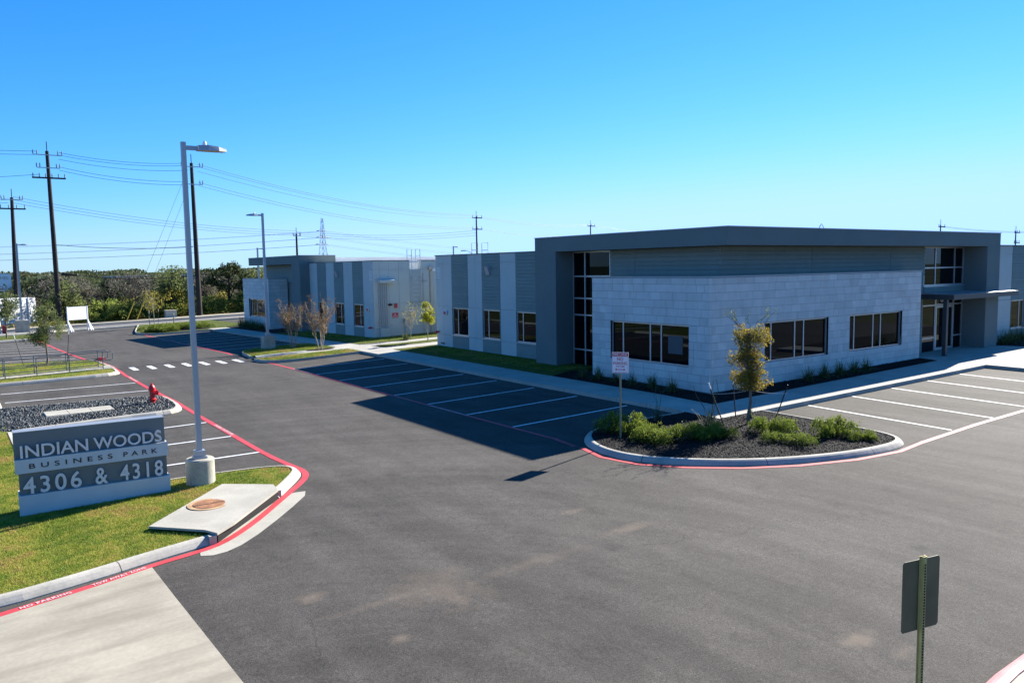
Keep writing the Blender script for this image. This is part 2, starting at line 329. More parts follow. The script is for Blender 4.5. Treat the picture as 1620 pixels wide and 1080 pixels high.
def terrain_mat():
    m = bpy.data.materials.new('ground'); m.use_nodes = True; n = m.node_tree.nodes; l = m.node_tree.links; b = n['Principled BSDF']; g = n.new('ShaderNodeNewGeometry')
    def nz(s, d=5):
        q = n.new('ShaderNodeTexNoise'); q.inputs['Scale'].default_value = s; q.inputs['Detail'].default_value = d; l.new(g.outputs['Position'], q.inputs[0]); return q.outputs[0]
    def rp(s, lo, hi):
        q = n.new('ShaderNodeMapRange'); q.inputs[1].default_value = lo; q.inputs[2].default_value = hi; l.new(s, q.inputs[0]); return q.outputs[0]
    x = node_mix(n, l, rp(nz(.4), .4, .6), (.07,.08,.03), (.15,.125,.06))
    x = node_mix(n, l, rp(nz(4), .45, .65), x, (.06,.07,.025))
    le = n.new('ShaderNodeVectorMath'); le.operation = 'LENGTH'; l.new(g.outputs['Position'], le.inputs[0])
    far = node_mix(n, l, rp(nz(.02), .4, .6), (.035,.05,.025), (.06,.075,.035))
    x = node_mix(n, l, rp(le.outputs['Value'], 150, 330), x, far)
    l.new(x, b.inputs['Base Color']); b.inputs['Roughness'].default_value = 1; b.inputs['Specular IOR Level'].default_value = .05
    return m
struct('ground', mb, terrain_mat(), recalc=False, smooth=True)
def grid_sheet(name, x0, x1, y0, y1, st, dz, m):
    b = MB(); nx_ = int(round((x1-x0)/st))+1; ny_ = int(round((y1-y0)/st))+1
    b.v = [(x0+i*(x1-x0)/(nx_-1), y0+j*(y1-y0)/(ny_-1), G(x0+i*(x1-x0)/(nx_-1), y0+j*(y1-y0)/(ny_-1))+dz) for j in range(ny_) for i in range(nx_)]
    for j in range(ny_-1):
        for i in range(nx_-1): b.f.append((j*nx_+i, j*nx_+i+1, (j+1)*nx_+i+1, (j+1)*nx_+i)); b.t.append(.5); b.m.append(0)
    return struct(name, b, m, recalc=False)
grid_sheet('parking_lot', -14, 62, -63.5, 92.5, .75, 0, M['asphalt'])
grid_sheet('street', -160, 220, 95.6, 102.4, 2, -.03, M['street'])
def dens(path, closed=False, st=.8):
    out = []; n = len(path)
    for i in range(n if closed else n-1):
        a = path[i]; b = path[(i+1) % n]; k = max(1, int(math.dist(a, b)/st))
        for j in range(k): out.append((a[0]+(b[0]-a[0])*j/k, a[1]+(b[1]-a[1])*j/k))
    if not closed: out.append(path[-1])
    return out
def smooth_path(p, it=2, closed=False):
    for _ in range(it):
        q = []; n = len(p)
        if not closed: q.append(p[0])
        for i in range(n if closed else n-1):
            a, b = p[i], p[(i+1) % n]
            q.append((.75*a[0]+.25*b[0], .75*a[1]+.25*b[1])); q.append((.25*a[0]+.75*b[0], .25*a[1]+.75*b[1]))
        if not closed: q.append(p[-1])
        p = q
    return p
def offs(path, d, closed=False):        # positive = left of travel
    out = []; n = len(path)
    for i in range(n):
        a = path[i-1] if (i > 0 or closed) else path[i]; b = path[(i+1) % n] if (i < n-1 or closed) else path[i]
        p = path[i]
        d1 = Vector((p[0]-a[0], p[1]-a[1])); d2 = Vector((b[0]-p[0], b[1]-p[1]))
        if d1.length < 1e-6: d1 = d2
        if d2.length < 1e-6: d2 = d1
        d1.normalize(); d2.normalize(); n1 = Vector((-d1.y, d1.x)); n2 = Vector((-d2.y, d2.x)); q = n1+n2
        if q.length < 1e-6: q = n1
        q.normalize(); k = d/max(.45, q.dot(n1)); out.append((p[0]+q.x*k, p[1]+q.y*k))
    return out
def sweep(mb, path, prof, closed=False, tint=.5):
    path = dens(path, closed, .7); rails = [offs(path, o, closed) for o, h in prof]; n = len(path); k = len(prof); base = len(mb.v)
    for i in range(n):
        for j in range(k): x, y = rails[j][i]; mb.v.append((x, y, G(*path[i])+prof[j][1]))
    for i in range(n if closed else n-1):
        i2 = (i+1) % n
        for j in range(k-1): mb.f.append((base+i*k+j, base+i2*k+j, base+i2*k+j+1, base+i*k+j+1)); mb.t.append(tint); mb.m.append(0)
    if not closed:
        mb.f.append(tuple(base+j for j in range(k))); mb.f.append(tuple(base+(n-1)*k+j for j in range(k-1, -1, -1))); mb.t += [tint]*2; mb.m += [0]*2
KP = [(0,-.06),(.005,.02),(.035,.06),(.085,.115),(.125,.142),(.16,.15),(.22,.152),(.23,-.06)]     # kerb section, face on the outside
def kerb(name, path, closed=False, w=1.0):       # tooled joints every three metres
    p = dens(path, closed, .7); out = [p[0]]; acc = 1.6; marks = []
    for i in range(1, len(p)):
        d = math.dist(p[i-1], p[i]); acc += d
        if acc > 3.0 and d > .2:
            ux, uy = (p[i][0]-p[i-1][0])/d, (p[i][1]-p[i-1][1])/d; mx, my = p[i-1][0]+ux*d*.5, p[i-1][1]+uy*d*.5
            marks.append(len(out)); out += [(mx-ux*.009, my-uy*.009), (mx+ux*.009, my+uy*.009)]; acc = 0
        out.append(p[i])
    b = MB(); prof = [(o*w, h) for o, h in KP]; n0 = len(b.f); k = len(prof)
    rails = [offs(out, o, closed) for o, h in prof]; n = len(out)
    for i in range(n):
        for j in range(k): x, y = rails[j][i]; b.v.append((x, y, G(*out[i])+prof[j][1]))
    for i in range(n if closed else n-1):
        i2 = (i+1) % n
        for j in range(k-1): b.f.append((i*k+j, i2*k+j, i2*k+j+1, i*k+j+1)); b.t.append(.5); b.m.append(1 if i in marks else 0)
    if not closed: b.f.append(tuple(range(k))); b.f.append(tuple((n-1)*k+j for j in range(k-1, -1, -1))); b.t += [.5]*2; b.m += [0]*2
    return struct(name, b, [M['kerb'], M['barkd']], smooth=False)
def ribbon(mb, path, w, dz=.008, tint=.5):
    path = dens(path, False, .5); a = offs(path, w/2); c = offs(path, -w/2); base = len(mb.v)
    for (p, q) in zip(a, c): mb.v.append((p[0], p[1], G(*p)+dz)); mb.v.append((q[0], q[1], G(*q)+dz))
    for i in range(len(path)-1): mb.f.append((base+2*i+1, base+2*i+3, base+2*i+2, base+2*i)); mb.t.append(tint); mb.m.append(0)
def prism(mb, poly, top, bot=-.3, st=1.5, mi=0):       # slab whose top follows the lie of the lot
    b_ = bmesh.new(); vs = [b_.verts.new((x, y, 0)) for x, y in poly]
    for t in tessellate_polygon([[Vector((x, y, 0)) for x, y in poly]]):
        try: b_.faces.new([vs[i] for i in t])
        except ValueError: pass
    for _ in range(7):
        long_ = [e for e in b_.edges if e.calc_length() > st]
        if not long_: break
        bmesh.ops.subdivide_edges(b_, edges=long_, cuts=1); bmesh.ops.triangulate(b_, faces=b_.faces[:])
    bmesh.ops.recalc_face_normals(b_, faces=b_.faces[:])
    b_.verts.index_update(); base = len(mb.v); n = len(b_.verts); up = 1
    co = [(v.co.x, v.co.y) for v in b_.verts]
    for x, y in co: mb.v.append((x, y, G(x, y)+top))
    for f in b_.faces:
        ids = [base+v.index for v in f.verts]
        if f.normal.z < 0: ids.reverse()
        mb.f.append(tuple(ids)); mb.t.append(.5); mb.m.append(mi)
    if bot is not None:
        for x, y in co: mb.v.append((x, y, G(x, y)+bot))
        for e in b_.edges:
            if len(e.link_faces) == 1:
                i, j = e.verts[0].index, e.verts[1].index; mb.f.append((base+i, base+j, base+n+j, base+n+i)); mb.t.append(.5); mb.m.append(mi)
    b_.free()
def inside(p, poly):
    x, y = p; c = False; n = len(poly)
    for i in range(n):
        x1, y1 = poly[i]; x2, y2 = poly[i-1]
        if (y1 > y) != (y2 > y) and x < (x2-x1)*(y-y1)/(y2-y1)+x1: c = not c
    return c
# ------------------------------------------------------------------ pads, kerbs, walks
ISL = smooth_path([(19.98,18.2),(16.7,18.34),(15.75,18.15),(15.1,17.6),(14.6,16.8),(14.36,15.75),(14.62,14.75),(15.3,13.85),(16.35,12.92),(17.68,12.18),(19.33,11.6),(21.0,11.36),(21.95,11.55),(22.35,12.2),(22.42,13.5),(22.28,16.56)], 2)
kerb('island_kerb', ISL)
def polyslab(name, poly, top, m, bot=-.3):
    b = MB(); prism(b, poly, top, bot); return struct(name, b, m)
polyslab('mulch_bed', offs(ISL, .2)+[(20.0,16.62)], .13, M['mulch'])
# sidewalk of the near building and entry plaza
W1 = [(19.95,42.4),(19.95,16.58),(38.2,16.6),(38.35,15.2),(38.4,11.6),(40.2,11.6),(40.2,15.7),(46.5,16.0),(60,16.3),(60,18.0),(46.5,18.05),(45.9,19.35),(44.3,19.42),(44.3,20.5),(38.05,20.5),(37.9,18.6),(21.6,18.25),(21.6,42.4)]
polyslab('sidewalk', W1, .15, M['conc'])
polyslab('mulch_bed', [(40.4,11.6),(60,11.8),(60,15.9),(46.5,15.8),(40.4,15.5)], .16, M['mulch'])
polyslab('mulch_bed', [(46.0,19.3),(46.5,18.08),(60,18.05),(60,20.3),(45.75,20.3)], .17, M['mulch'])
polyslab('mulch_bed', [(21.62,18.28),(37.88,18.63),(38.02,19.8),(23.2,19.8),(23.2,27.8),(21.62,27.2)], .16, M['mulch'])
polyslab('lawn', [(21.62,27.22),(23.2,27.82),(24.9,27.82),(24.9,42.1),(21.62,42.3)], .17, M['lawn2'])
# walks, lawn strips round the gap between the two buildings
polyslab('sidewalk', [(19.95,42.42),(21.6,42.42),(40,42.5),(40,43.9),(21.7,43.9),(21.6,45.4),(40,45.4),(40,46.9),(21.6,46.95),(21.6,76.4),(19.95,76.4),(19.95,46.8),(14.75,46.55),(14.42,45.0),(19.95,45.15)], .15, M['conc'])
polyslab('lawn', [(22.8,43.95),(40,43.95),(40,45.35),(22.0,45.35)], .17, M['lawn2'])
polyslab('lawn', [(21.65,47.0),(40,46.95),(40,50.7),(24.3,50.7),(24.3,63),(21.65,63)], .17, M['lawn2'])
polyslab('mulch_bed', [(21.65,63.05),(24.6,63.05),(24.6,76.4),(21.65,76.4)], .17, M['mulch'])
SI = smooth_path([(19.9,43.4),(17.2,43.0),(15.3,43.05),(14.62,43.5),(14.42,44.3),(14.42,45.0)], 1)
kerb('island_kerb', SI)
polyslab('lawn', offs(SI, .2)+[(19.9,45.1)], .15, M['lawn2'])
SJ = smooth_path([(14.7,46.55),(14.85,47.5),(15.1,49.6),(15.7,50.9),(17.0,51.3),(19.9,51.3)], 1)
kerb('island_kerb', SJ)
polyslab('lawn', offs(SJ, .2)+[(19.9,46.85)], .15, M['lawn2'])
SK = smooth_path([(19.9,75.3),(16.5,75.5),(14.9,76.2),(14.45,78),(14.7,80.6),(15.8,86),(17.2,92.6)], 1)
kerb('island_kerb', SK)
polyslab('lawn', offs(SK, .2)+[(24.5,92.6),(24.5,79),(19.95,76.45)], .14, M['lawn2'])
polyslab('mulch_bed', smooth_path([(15.2,76.6),(20.2,75.9),(20.6,78.8),(17.6,81.5),(15.6,80.3)], 2, True), .16, M['mulch'], None)
# the sign lawn with its kerb, broken by the storm inlet
SL1 = smooth_path([(-13,14.75),(.46,15.27),(1.8,15.5),(2.91,15.78),(4.12,16.0)], 1)
SL2 = smooth_path([(6.16,18.12),(7.1,19.35),(7.42,19.95),(7.32,20.55),(6.7,20.92),(5.65,21.15),(4.5,21.36),(1.95,21.55),(1.74,21.8),(1.74,31.3)], 2)
kerb('lawn_kerb', SL1); kerb('lawn_kerb', SL2)
SIGNLAWN = offs(SL1, .2)[:-1]+[(4.0,16.25),(5.95,18.35)]+offs(SL2, .2)+[(1.55,37.4),(1.55,46.5),(-13,48)]
polyslab('lawn', SIGNLAWN, .13, M['lawn'])
GI = smooth_path([(1.75,31.35),(5.0,31.45),(6.6,31.3),(7.15,31.7),(7.4,32.6),(7.45,34.4),(7.35,35.4),(6.7,35.95),(4,36.6),(1.75,37.25)], 1)
kerb('island_kerb', GI); kerb('lot_kerb', [(1.74,37.3),(1.74,45.6)])
polyslab('gravel_bed', offs(GI, .2)+[(1.56,36.9),(1.3,31.5)], .10, M['rockbed'])
RI = smooth_path([(1.9,45.55),(4.8,45.15),(6.6,45.0),(7.25,45.4),(7.5,46.2),(7.6,50.0),(7.5,53.2),(7.2,54.6),(5.0,56.1),(1.9,57.8)], 1)
kerb('island_kerb', RI)
polyslab('lawn', offs(RI, .2)+[(1.5,57.4),(-13,58),(-13,48.1),(1.56,46.6)], .13, M['lawn'])
polyslab('ramp_walk', [(7.45,47.6),(7.45,49.6),(6.6,49.3),(-6,48.9),(-6,47.7),(6.3,47.75)], .16, M['conc'])
kerb('lot_kerb', [(1.9,57.7),(2.4,82.4),(6.6,82.4)]); kerb('lot_kerb', [(-13,92.5),(9,92.5),(10.5,93.6),(17,93.9)])
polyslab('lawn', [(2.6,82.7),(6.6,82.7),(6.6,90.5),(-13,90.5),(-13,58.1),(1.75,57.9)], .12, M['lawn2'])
def strip(name, y0, y1, top, m):
    b = MB(); X = [-160+2*i for i in range(191)]
    for x in X:
        for y, h in ((y0,-.3),(y0,top),(y1,top),(y1,-.3)): b.v.append((x, y, G(x, y)+h))
    for i in range(len(X)-1):
        for k in range(3): b.f.append((4*i+k,4*i+4+k,4*i+5+k,4*i+1+k)); b.t.append(.5); b.m.append(0)
    struct(name, b, m)
strip('kerb', 102.6, 102.9, .10, M['kerb']); strip('verge', 102.92, 104.1, .08, M['earth']); strip('sidewalk', 104.12, 106.2, .10, M['conc']); strip('verge', 106.22, 108.8, .07, M['earth']); strip('kerb', 94.4, 95.5, .08, M['kerb'])
BR = smooth_path([(24,4.55),(11.2,4.5),(9.9,4.4),(9.2,3.8),(9.0,1)], 1)
b = MB(); sweep(b, BR, [(o*1.3, h) for o, h in KP]); struct('painted_kerb', b, M['redpale'])
polyslab('mulch_bed', offs(BR, .27)+[(24,1)], .14, M['slab'])
polyslab('entrance_drive', [(-13,14.72),(.44,15.0),(1.8,15.26),(2.84,15.5),(2.86,13.9),(2.92,10.3),(3.0,-2),(-13,-2)], .007, M['entry'], None)
polyslab('gutter_apron', smooth_path([(3.6,15.56),(4.01,15.31),(4.66,15.66),(5.9,16.95),(6.97,18.23),(6.5,18.35),(6.12,18.08),(4.14,15.98)], 1, True), .006, M['slab'], None)
# ------------------------------------------------------------------ painted markings
b = MB()
ribbon(b, [(-12,14.66),(.44,14.97),(1.8,15.28)]+smooth_path([(2.2,15.4),(2.86,15.6),(3.5,15.72),(4.17,15.86),(5.1,16.72),(6.2,18.05),(7.1,19.1),(7.45,19.7),(7.52,20.3),(7.45,20.9),(7.38,22)],2)+[(7.36,23.1),(7.42,30),(7.5,34),(7.42,39),(7.45,44.6),(7.55,46.3),(7.7,50),(7.6,53.4),(7.2,56),(6.95,62),(6.8,70),(6.7,82)], .17)
struct('fire_lane_stripe', b, M['red'])
b = MB()
ribbon(b, [(14.55,77.5),(14.5,72),(14.56,51.5),(14.42,49.8)], .15); ribbon(b, [(14.32,45.2),(14.3,43.6),(14.52,42.8),(14.59,40),(14.59,20.5),(14.62,18.3),(14.45,17.2)], .15)
struct('fire_lane_stripe', b, M['red'])
b = MB()
ribbon(b, [(14.5,17.0),(14.2,15.8),(14.45,14.7),(15.2,13.72),(16.28,12.78),(17.62,12.04),(19.3,11.46),(20.95,11.22),(22.4,11.36)], .14)
struct('fire_lane_stripe', b, M['red'])
b = MB(); ribbon(b, [(22.4,11.36),(26,11.5),(38.8,11.52)], .15); struct('fire_lane_stripe', b, M['redpale'])
b = MB()
for i in range(8): ribbon(b, [(14.68,20.55+2.74*i),(19.7,20.55+2.74*i)], .1)
struct('stall_lines', b, M['white'])
b = MB()
for i in range(8): ribbon(b, [(14.68,54.0+2.74*i),(19.7,54.0+2.74*i)], .1)
struct('stall_lines', b, M['white'])
b = MB()
for i in range(5): ribbon(b, [(24.6+2.74*i,11.6),(24.6+2.74*i,16.5)], .1)
struct('stall_lines', b, M['white'])
b = MB()
for y0, y1 in ((23.55,23.03),(26.3,25.83),(29.1,28.76),(39.28,38.2),(42.2,41.22)): ribbon(b, [(1.9,y0+(y0-y1)*.15),(7.3,y1)], .1)
for i in range(8): ribbon(b, [(2.2,59.6+2.74*i+1.2),(6.8,58.0+2.74*i)], .1)
struct('stall_lines', b, M['white'])
b = MB()
for i in range(7): x = 8.3+.872*i; y = 48.6-.26*i; ribbon(b, [(x+.12,y),(x+.06,y-1.95)], .27)
struct('crosswalk_bars', b, M['white'])
# text on a surface; returns verts in local xy
def text_mesh(body, size, extrude=0, offset=0, space=1, xs_=1.0, align='CENTER'):
    c = bpy.data.curves.new('t', 'FONT'); c.body = body; c.size = size; c.extrude = extrude; c.offset = offset; c.space_character = space; c.align_x = align; c.resolution_u = 4
    o = bpy.data.objects.new('t', c); COL.objects.link(o); bpy.context.view_layer.update()
    me = bpy.data.meshes.new_from_object(o.evaluated_get(bpy.context.evaluated_depsgraph_get()))
    v = [(p.co.x*xs_, p.co.y, p.co.z) for p in me.vertices]; f = [tuple(p.vertices) for p in me.polygons]
    bpy.data.objects.remove(o); bpy.data.curves.remove(c); bpy.data.meshes.remove(me); return v, f
def ground_text(mb, body, c, ang, size, xs_=1.0):
    v, f = text_mesh(body, size, 0, .004, 1.1, xs_); ca, sa = math.cos(ang), math.sin(ang); out = []
    for x, y, z in v:
        y -= size*.36; X = c[0]+x*ca-y*sa; Y = c[1]+x*sa+y*ca; out.append((X, Y, G(X, Y)+.015))
    mb.add(out, f)
b = MB()
ground_text(b, 'NO PARKING', (1.1,15.12), math.atan2(.31,1.36), .125, .98); ground_text(b, 'TOW AWAY ZONE', (2.28,15.43), math.atan2(.32,1.06), .125, .82)
for y, x in ((27.0,7.40),(42.6,7.44),(50.4,7.69)): ground_text(b, 'FIRE LANE NO PARKING', (x,y), R(90), .16, 1.1)
for y in (24.4,38.6,65.): ground_text(b, 'NO PARKING TOW AWAY ZONE', (14.59 if y < 50 else 14.53,y), R(90), .15, 1.05)
struct('kerb_lettering', b, mat('worn stencil paint', (.62,.42,.42), .7, var=.25, vs=14, var2=.2, vs2=60, world=True), recalc=False)
# ------------------------------------------------------------------ buildings
def wobj(name, mb, mats, parent, **k):      # geometry given in world coordinates
    o = obj(name, mb, mats, parent, **k); o.matrix_parent_inverse = parent.matrix_basis.inverted() if parent.parent is None else Matrix(); return o
def PX(c): return lambda a, z, d: (c-d, a, z)       # wall facing -x
def PY(c): return lambda a, z, d: (a, c-d, z)       # wall facing -y
def split(rect, holes):
    out = [rect]
    for h in holes:
        nxt = []
        for a0, a1, z0, z1 in out:
            if h[1] <= a0 or h[0] >= a1 or h[3] <= z0 or h[2] >= z1: nxt.append((a0, a1, z0, z1)); continue
            if z0 < h[2]: nxt.append((a0, a1, z0, h[2]))
            if z1 > h[3]: nxt.append((a0, a1, h[3], z1))
            y0, y1 = max(z0, h[2]), min(z1, h[3])
            if a0 < h[0]: nxt.append((a0, h[0], y0, y1))
            if a1 > h[1]: nxt.append((h[1], a1, y0, y1))
        out = nxt
    return out
rs = random.Random(5)
def stone(mb, P, a0, a1, z0, z1, holes, ctop):
    zc = z1-ctop; n = max(1, round((zc-z0)/.306)); hs_ = [(z0+(zc-z0)*i/n, z0+(zc-z0)*(i+1)/n) for i in range(n)]+[(zc, z1)]
    for k, (b0, b1) in enumerate(hs_):
        a = a0-rs.uniform(0, .5)
        while a < a1:
            L = rs.choice((.4, .6, .6, .61, .62, .75)); t = min(1, max(0, rs.gauss(.5, .2)))
            if rs.random() < .05: t = .02
            for r in split((max(a, a0), min(a+L-.012, a1), b0, b1-.012), holes):
                if r[1]-r[0] > .02 and r[3]-r[2] > .02: mb.wbox(P, r[0], r[1], r[2], r[3], -.09, rs.uniform(-.002, .002), t)
            a += L
def siding(mb, P, a0, a1, z0, z1, e=.178):
    n = max(1, round((z1-z0)/e)); e = (z1-z0)/n
    for i in range(n):
        cuts = [a0, a1]
        if a1-a0 > 5: cuts = sorted([a0, a1]+[a0+rs.uniform(.1, .9)*(a1-a0) for _ in range(int((a1-a0)/4))])
        for j in range(len(cuts)-1):
            mb.wbox(P, cuts[j], cuts[j+1]-(.003 if j < len(cuts)-2 else 0), z0+i*e, z0+(i+1)*e-.008, -.1, .034, rs.random(), 0, .004)
def panels(mb, P, a0, a1, z0, z1, va=(), hz=(), g=.007, d=0):
    A = [a0]+sorted(v for v in va if a0 < v < a1)+[a1]; Z = [z0]+sorted(v for v in hz if z0 < v < z1)+[z1]
    for i in range(len(A)-1):
        for j in range(len(Z)-1):
            mb.wbox(P, A[i]+(g if i else 0), A[i+1]-(g if i < len(A)-2 else 0), Z[j]+(g if j else 0), Z[j+1]-(g if j < len(Z)-2 else 0), -.1, d, rs.uniform(.3, .7))
def window(par, P, a0, a1, z0, z1, va=(), hz=(), sill=True, fw=.055, label=None, d=-.03, skip=()):
    f = MB(); di = d-.07
    f.wbox(P, a0, a0+fw, z0, z1, di, d); f.wbox(P, a1-fw, a1, z0, z1, di, d)
    f.wbox(P, a0+fw, a1-fw, z0, z0+fw, di, d); f.wbox(P, a0+fw, a1-fw, z1-fw, z1, di, d)
    A = [a0+fw]+[q for v in va for q in (v-fw/2, v+fw/2)]+[a1-fw]
    for v in va: f.wbox(P, v-fw/2, v+fw/2, z0+fw, z1-fw, di, d)
    for i in range(0, len(A), 2):
        for h in hz: f.wbox(P, A[i], A[i+1], h-fw/2, h+fw/2, di, d-.002)
    if sill: f.wbox(P, a0-.06, a1+.06, z0-.05, z0-.003, di, d+.07)
    o = wobj('window', f, M['alum'], par)
    if label: o['label'] = label
    g = MB(); Z = [z0]+list(hz)+[z1]; B_ = [a0]+list(va)+[a1]
    for i in range(len(B_)-1):
        for j in range(len(Z)-1):
            q = [di+.035+rs.uniform(-.004, .004) for _ in range(3)]; q.append(q[0]+q[2]-q[1])
            g.add([P(B_[i]+.01, Z[j]+.01, q[0]), P(B_[i+1]-.01, Z[j]+.01, q[1]), P(B_[i+1]-.01, Z[j+1]-.01, q[2]), P(B_[i]+.01, Z[j+1]-.01, q[3])], [(0,1,2,3)])
    wobj('pane', g, M['glass'], o)
    return o
def wtext(mb, P, body, a, z, size, flip=1, xs_=1., d=.01, ext=.004, off=.0, mi=0):
    v, f = text_mesh(body, size, ext, off, 1, xs_); mb.add([P(a+flip*x, z+y-size*.36, d+zz) for x, y, zz in v], f, .5, mi)
def sconce(par, P, a, z):
    b_ = MB(); b_.hexa([P(a-.17,z-.26,0), P(a+.17,z-.26,0), P(a+.17,z-.26,.10), P(a-.17,z-.26,.10), P(a-.17,z+.26,0), P(a+.17,z+.26,0), P(a+.15,z+.2,.24), P(a-.15,z+.2,.24)])
    wobj('wall_light', b_, M['pole'], par)
def number_plate(par, P, txt, a, z, flip):
    b_ = MB()
    for r in split((a-.19, a+.19, z-.3, z+.3), [(a-.155, a+.155, z-.265, z+.265)]): b_.wbox(P, *r, .004, .014)
    wtext(b_, P, txt, a, z, .5, flip, .9, .012); wobj('unit_number', b_, M['whitep'], par, recalc=False)
def alarm_bell(par, P, a, z, ax='x'):
    c = P(a, z, .07); s = -1
    b_ = MB(); b_.lathe([(.06,.06*s*-1),(.14,.05),(.16,0),(.15,-.02)][::-1], 16, c, axis=ax); wobj('alarm_bell', b_, M['signw'], par)
    b_ = MB(); c = P(a, z, .14); b_.lathe([(.02,.02),(.09,.01),(.10,-.02)], 12, c, axis=ax); wobj('alarm_strobe', b_, M['signr'], par)
def fire_inlet(par, P, a, z):
    b_ = MB(); b_.tube([P(a,z,0), P(a,z,.16)], [.05,.05], 10); b_.tube([P(a,z,.16), P(a,z,.2)], [.09,.08], 10)
    for s in (-1, 1): b_.tube([P(a,z,.15), P(a+s*.08,z-.02,.24), P(a+s*.09,z-.03,.29)], [.035,.035,.045], 8)
    wobj('fire_connection', b_, M['hyd'], par)
def wall_wing(par, P, stripes, z0, zt, wins, name='west'):
    O = z0
    for kind, a0, a1, va in stripes:
        L = MB()
        if kind == 'L': panels(L, P, a0, a1, O-.3, O+zt, va, (O+.8, O+2.51, O+5.04)); wobj('cladding_panel', L, M['light'], par); continue
        w_ = [q for q in wins if q[0] >= a0-.2 and q[1] <= a1+.2]
        if w_:
            siding(L, P, a0, a1, O-.3, O+.855); q = w_[0]
            if q[0] > a0+.02: siding(L, P, a0, q[0]-.004, O+.86, O+2.455)
            if q[1] < a1-.02: siding(L, P, q[1]+.004, a1, O+.86, O+2.455)
            wobj('siding', L, M['siding'], par); L = MB(); siding(L, P, a0, a1, O+2.46, O+zt)
        else: siding(L, P, a0, a1, O-.3, O+zt)
        wobj('siding', L, M['siding'], par)
    for q in wins: window(par, P, q[0], q[1], O+.862, O+2.453, q[2])
def shell(par, x0, x1, y0, y1, z0, zt, gap=None):
    b_ = MB(); b_.box(x0, x1, y0, y1, z0-.35, z0+4.5)
    for r in ((x0, x1, y1-.3, y1), (x1-.3, x1, y0+.3, y1-.3), (x0, x0+.3, y0+.3, y1-.3)): b_.box(*r, z0+4.5, z0+zt)
    if gap: b_.box(x0, gap[0], y0, y0+.3, z0+4.5, z0+zt); b_.box(gap[1], x1, y0, y0+.3, z0+4.5, z0+zt); b_.box(gap[0], gap[1], y0, y0+.3, z0+4.5, z0+zt-.6)
    else: b_.box(x0, x1, y0, y0+.3, z0+4.5, z0+zt)
    wobj('wall', b_, M['light'], par)
    b_ = MB(); b_.box(x0+.32, x1-.32, y0+.32, y1-.32, z0+4.505, z0+4.7); wobj('roof', b_, M['roofing'], par)
def roof_ladder(par, P, a0, a1, z0, zt, top):
    b_ = MB()
    for a in (a0, a1):
        b_.tube([P(a,z0,.18), P(a,top,.18), P(a,top,-.5), P(a,zt+.05,-.5)], .025, 6)
        b_.tube([P(a,top-.45,.18), P(a,top-.45,-.5)], .02, 6)
        for z in (z0+.4, zt-.6): b_.tube([P(a,z,.18), P(a,z,0)], .02, 5)
    z = z0+.1
    while z < zt: b_.tube([P(a0,z,.18), P(a1,z,.18)], .016, 5); z += .3
    wobj('roof_ladder', b_, M['galv'], par)
# ---- near building
nb = thing('office_building', 'long grey office building in front with a pale limestone block corner and flat overhanging roof', 'building', (34, 30, 0))
xw = 24.43; P1 = PX(xw); ZT = 5.5
shell(nb, xw+.09, 78, 31.0, 41.93, 0, ZT)
b = MB(); b.box(45.72, 78, 20.19, 30.98, -.35, 4.5); b.box(45.72, 78, 20.19, 20.5, 4.5, ZT); b.box(77.7, 78, 20.5, 30.98, 4.5, ZT); wobj('wall', b, M['light'], nb)
b = MB(); b.box(45.72, 77.7, 20.52, 30.98, 4.505, 4.7); wobj('roof', b, M['roofing'], nb)
wall_wing(nb, P1, [('L',40.15,41.98,(41.15,)),('D',38.4,40.14,()),('L',36.94,38.39,(37.62,)),('D',35.18,36.93,()),('L',33.74,35.17,()),('D',31.96,33.73,())], 0, ZT,
          [(38.42,40.1,(39.54,)),(35.22,36.88,(36.36,)),(32.02,33.7,(33.17,))])
b = MB(); b.wbox(P1, 31.12, 31.94, -.3, ZT, -.1, -.01); wobj('corner_trim', b, M['light'], nb)
b = MB(); b.wbox(P1, 31.1, 42.02, ZT+.003, ZT+.05, -.42, .04); b.box(xw+.5, 78, 41.6, 42.02, ZT+.003, ZT+.05); b.box(45.72, 78, 20.03, 20.52, ZT+.003, ZT+.05); wobj('coping', b, M['dcoping'], nb)
sconce(nb, P1, 36.2, 4.62); number_plate(nb, P1, '2', 41.62, 4.48, -1); alarm_bell(nb, P1, 40.82, 2.12); fire_inlet(nb, P1, 41.72, .95)
b = MB(); b.wbox(P1, 41.1, 41.5, .24, .32, 0, .03); wobj('vent', b, M['black'], nb)
roof_ladder(nb, lambda a, z, d: (a, 41.93+d, z), 27.15, 27.9, .4, 5.5, 6.3)
# portal frame: column, fascia, soffit, right column
b = MB(); xf, yf = 23.7, 19.38
b.box(xf, 24.72, 29.5, 31.1, -.3, 5.452); b.box(44.28, 45.7, yf, 20.62, -.3, 5.452); b.box(xf, 45.7, yf, 31.1, 5.455, 6.12)
wobj('portal_frame', b, M['frame'], nb)
b = MB(); b.box(xf-.02, 45.72, yf-.02, yf+.4, 6.122, 6.16); b.box(xf-.02, xf+.4, yf+.402, 31.12, 6.122, 6.16); wobj('coping', b, M['coping'], nb)
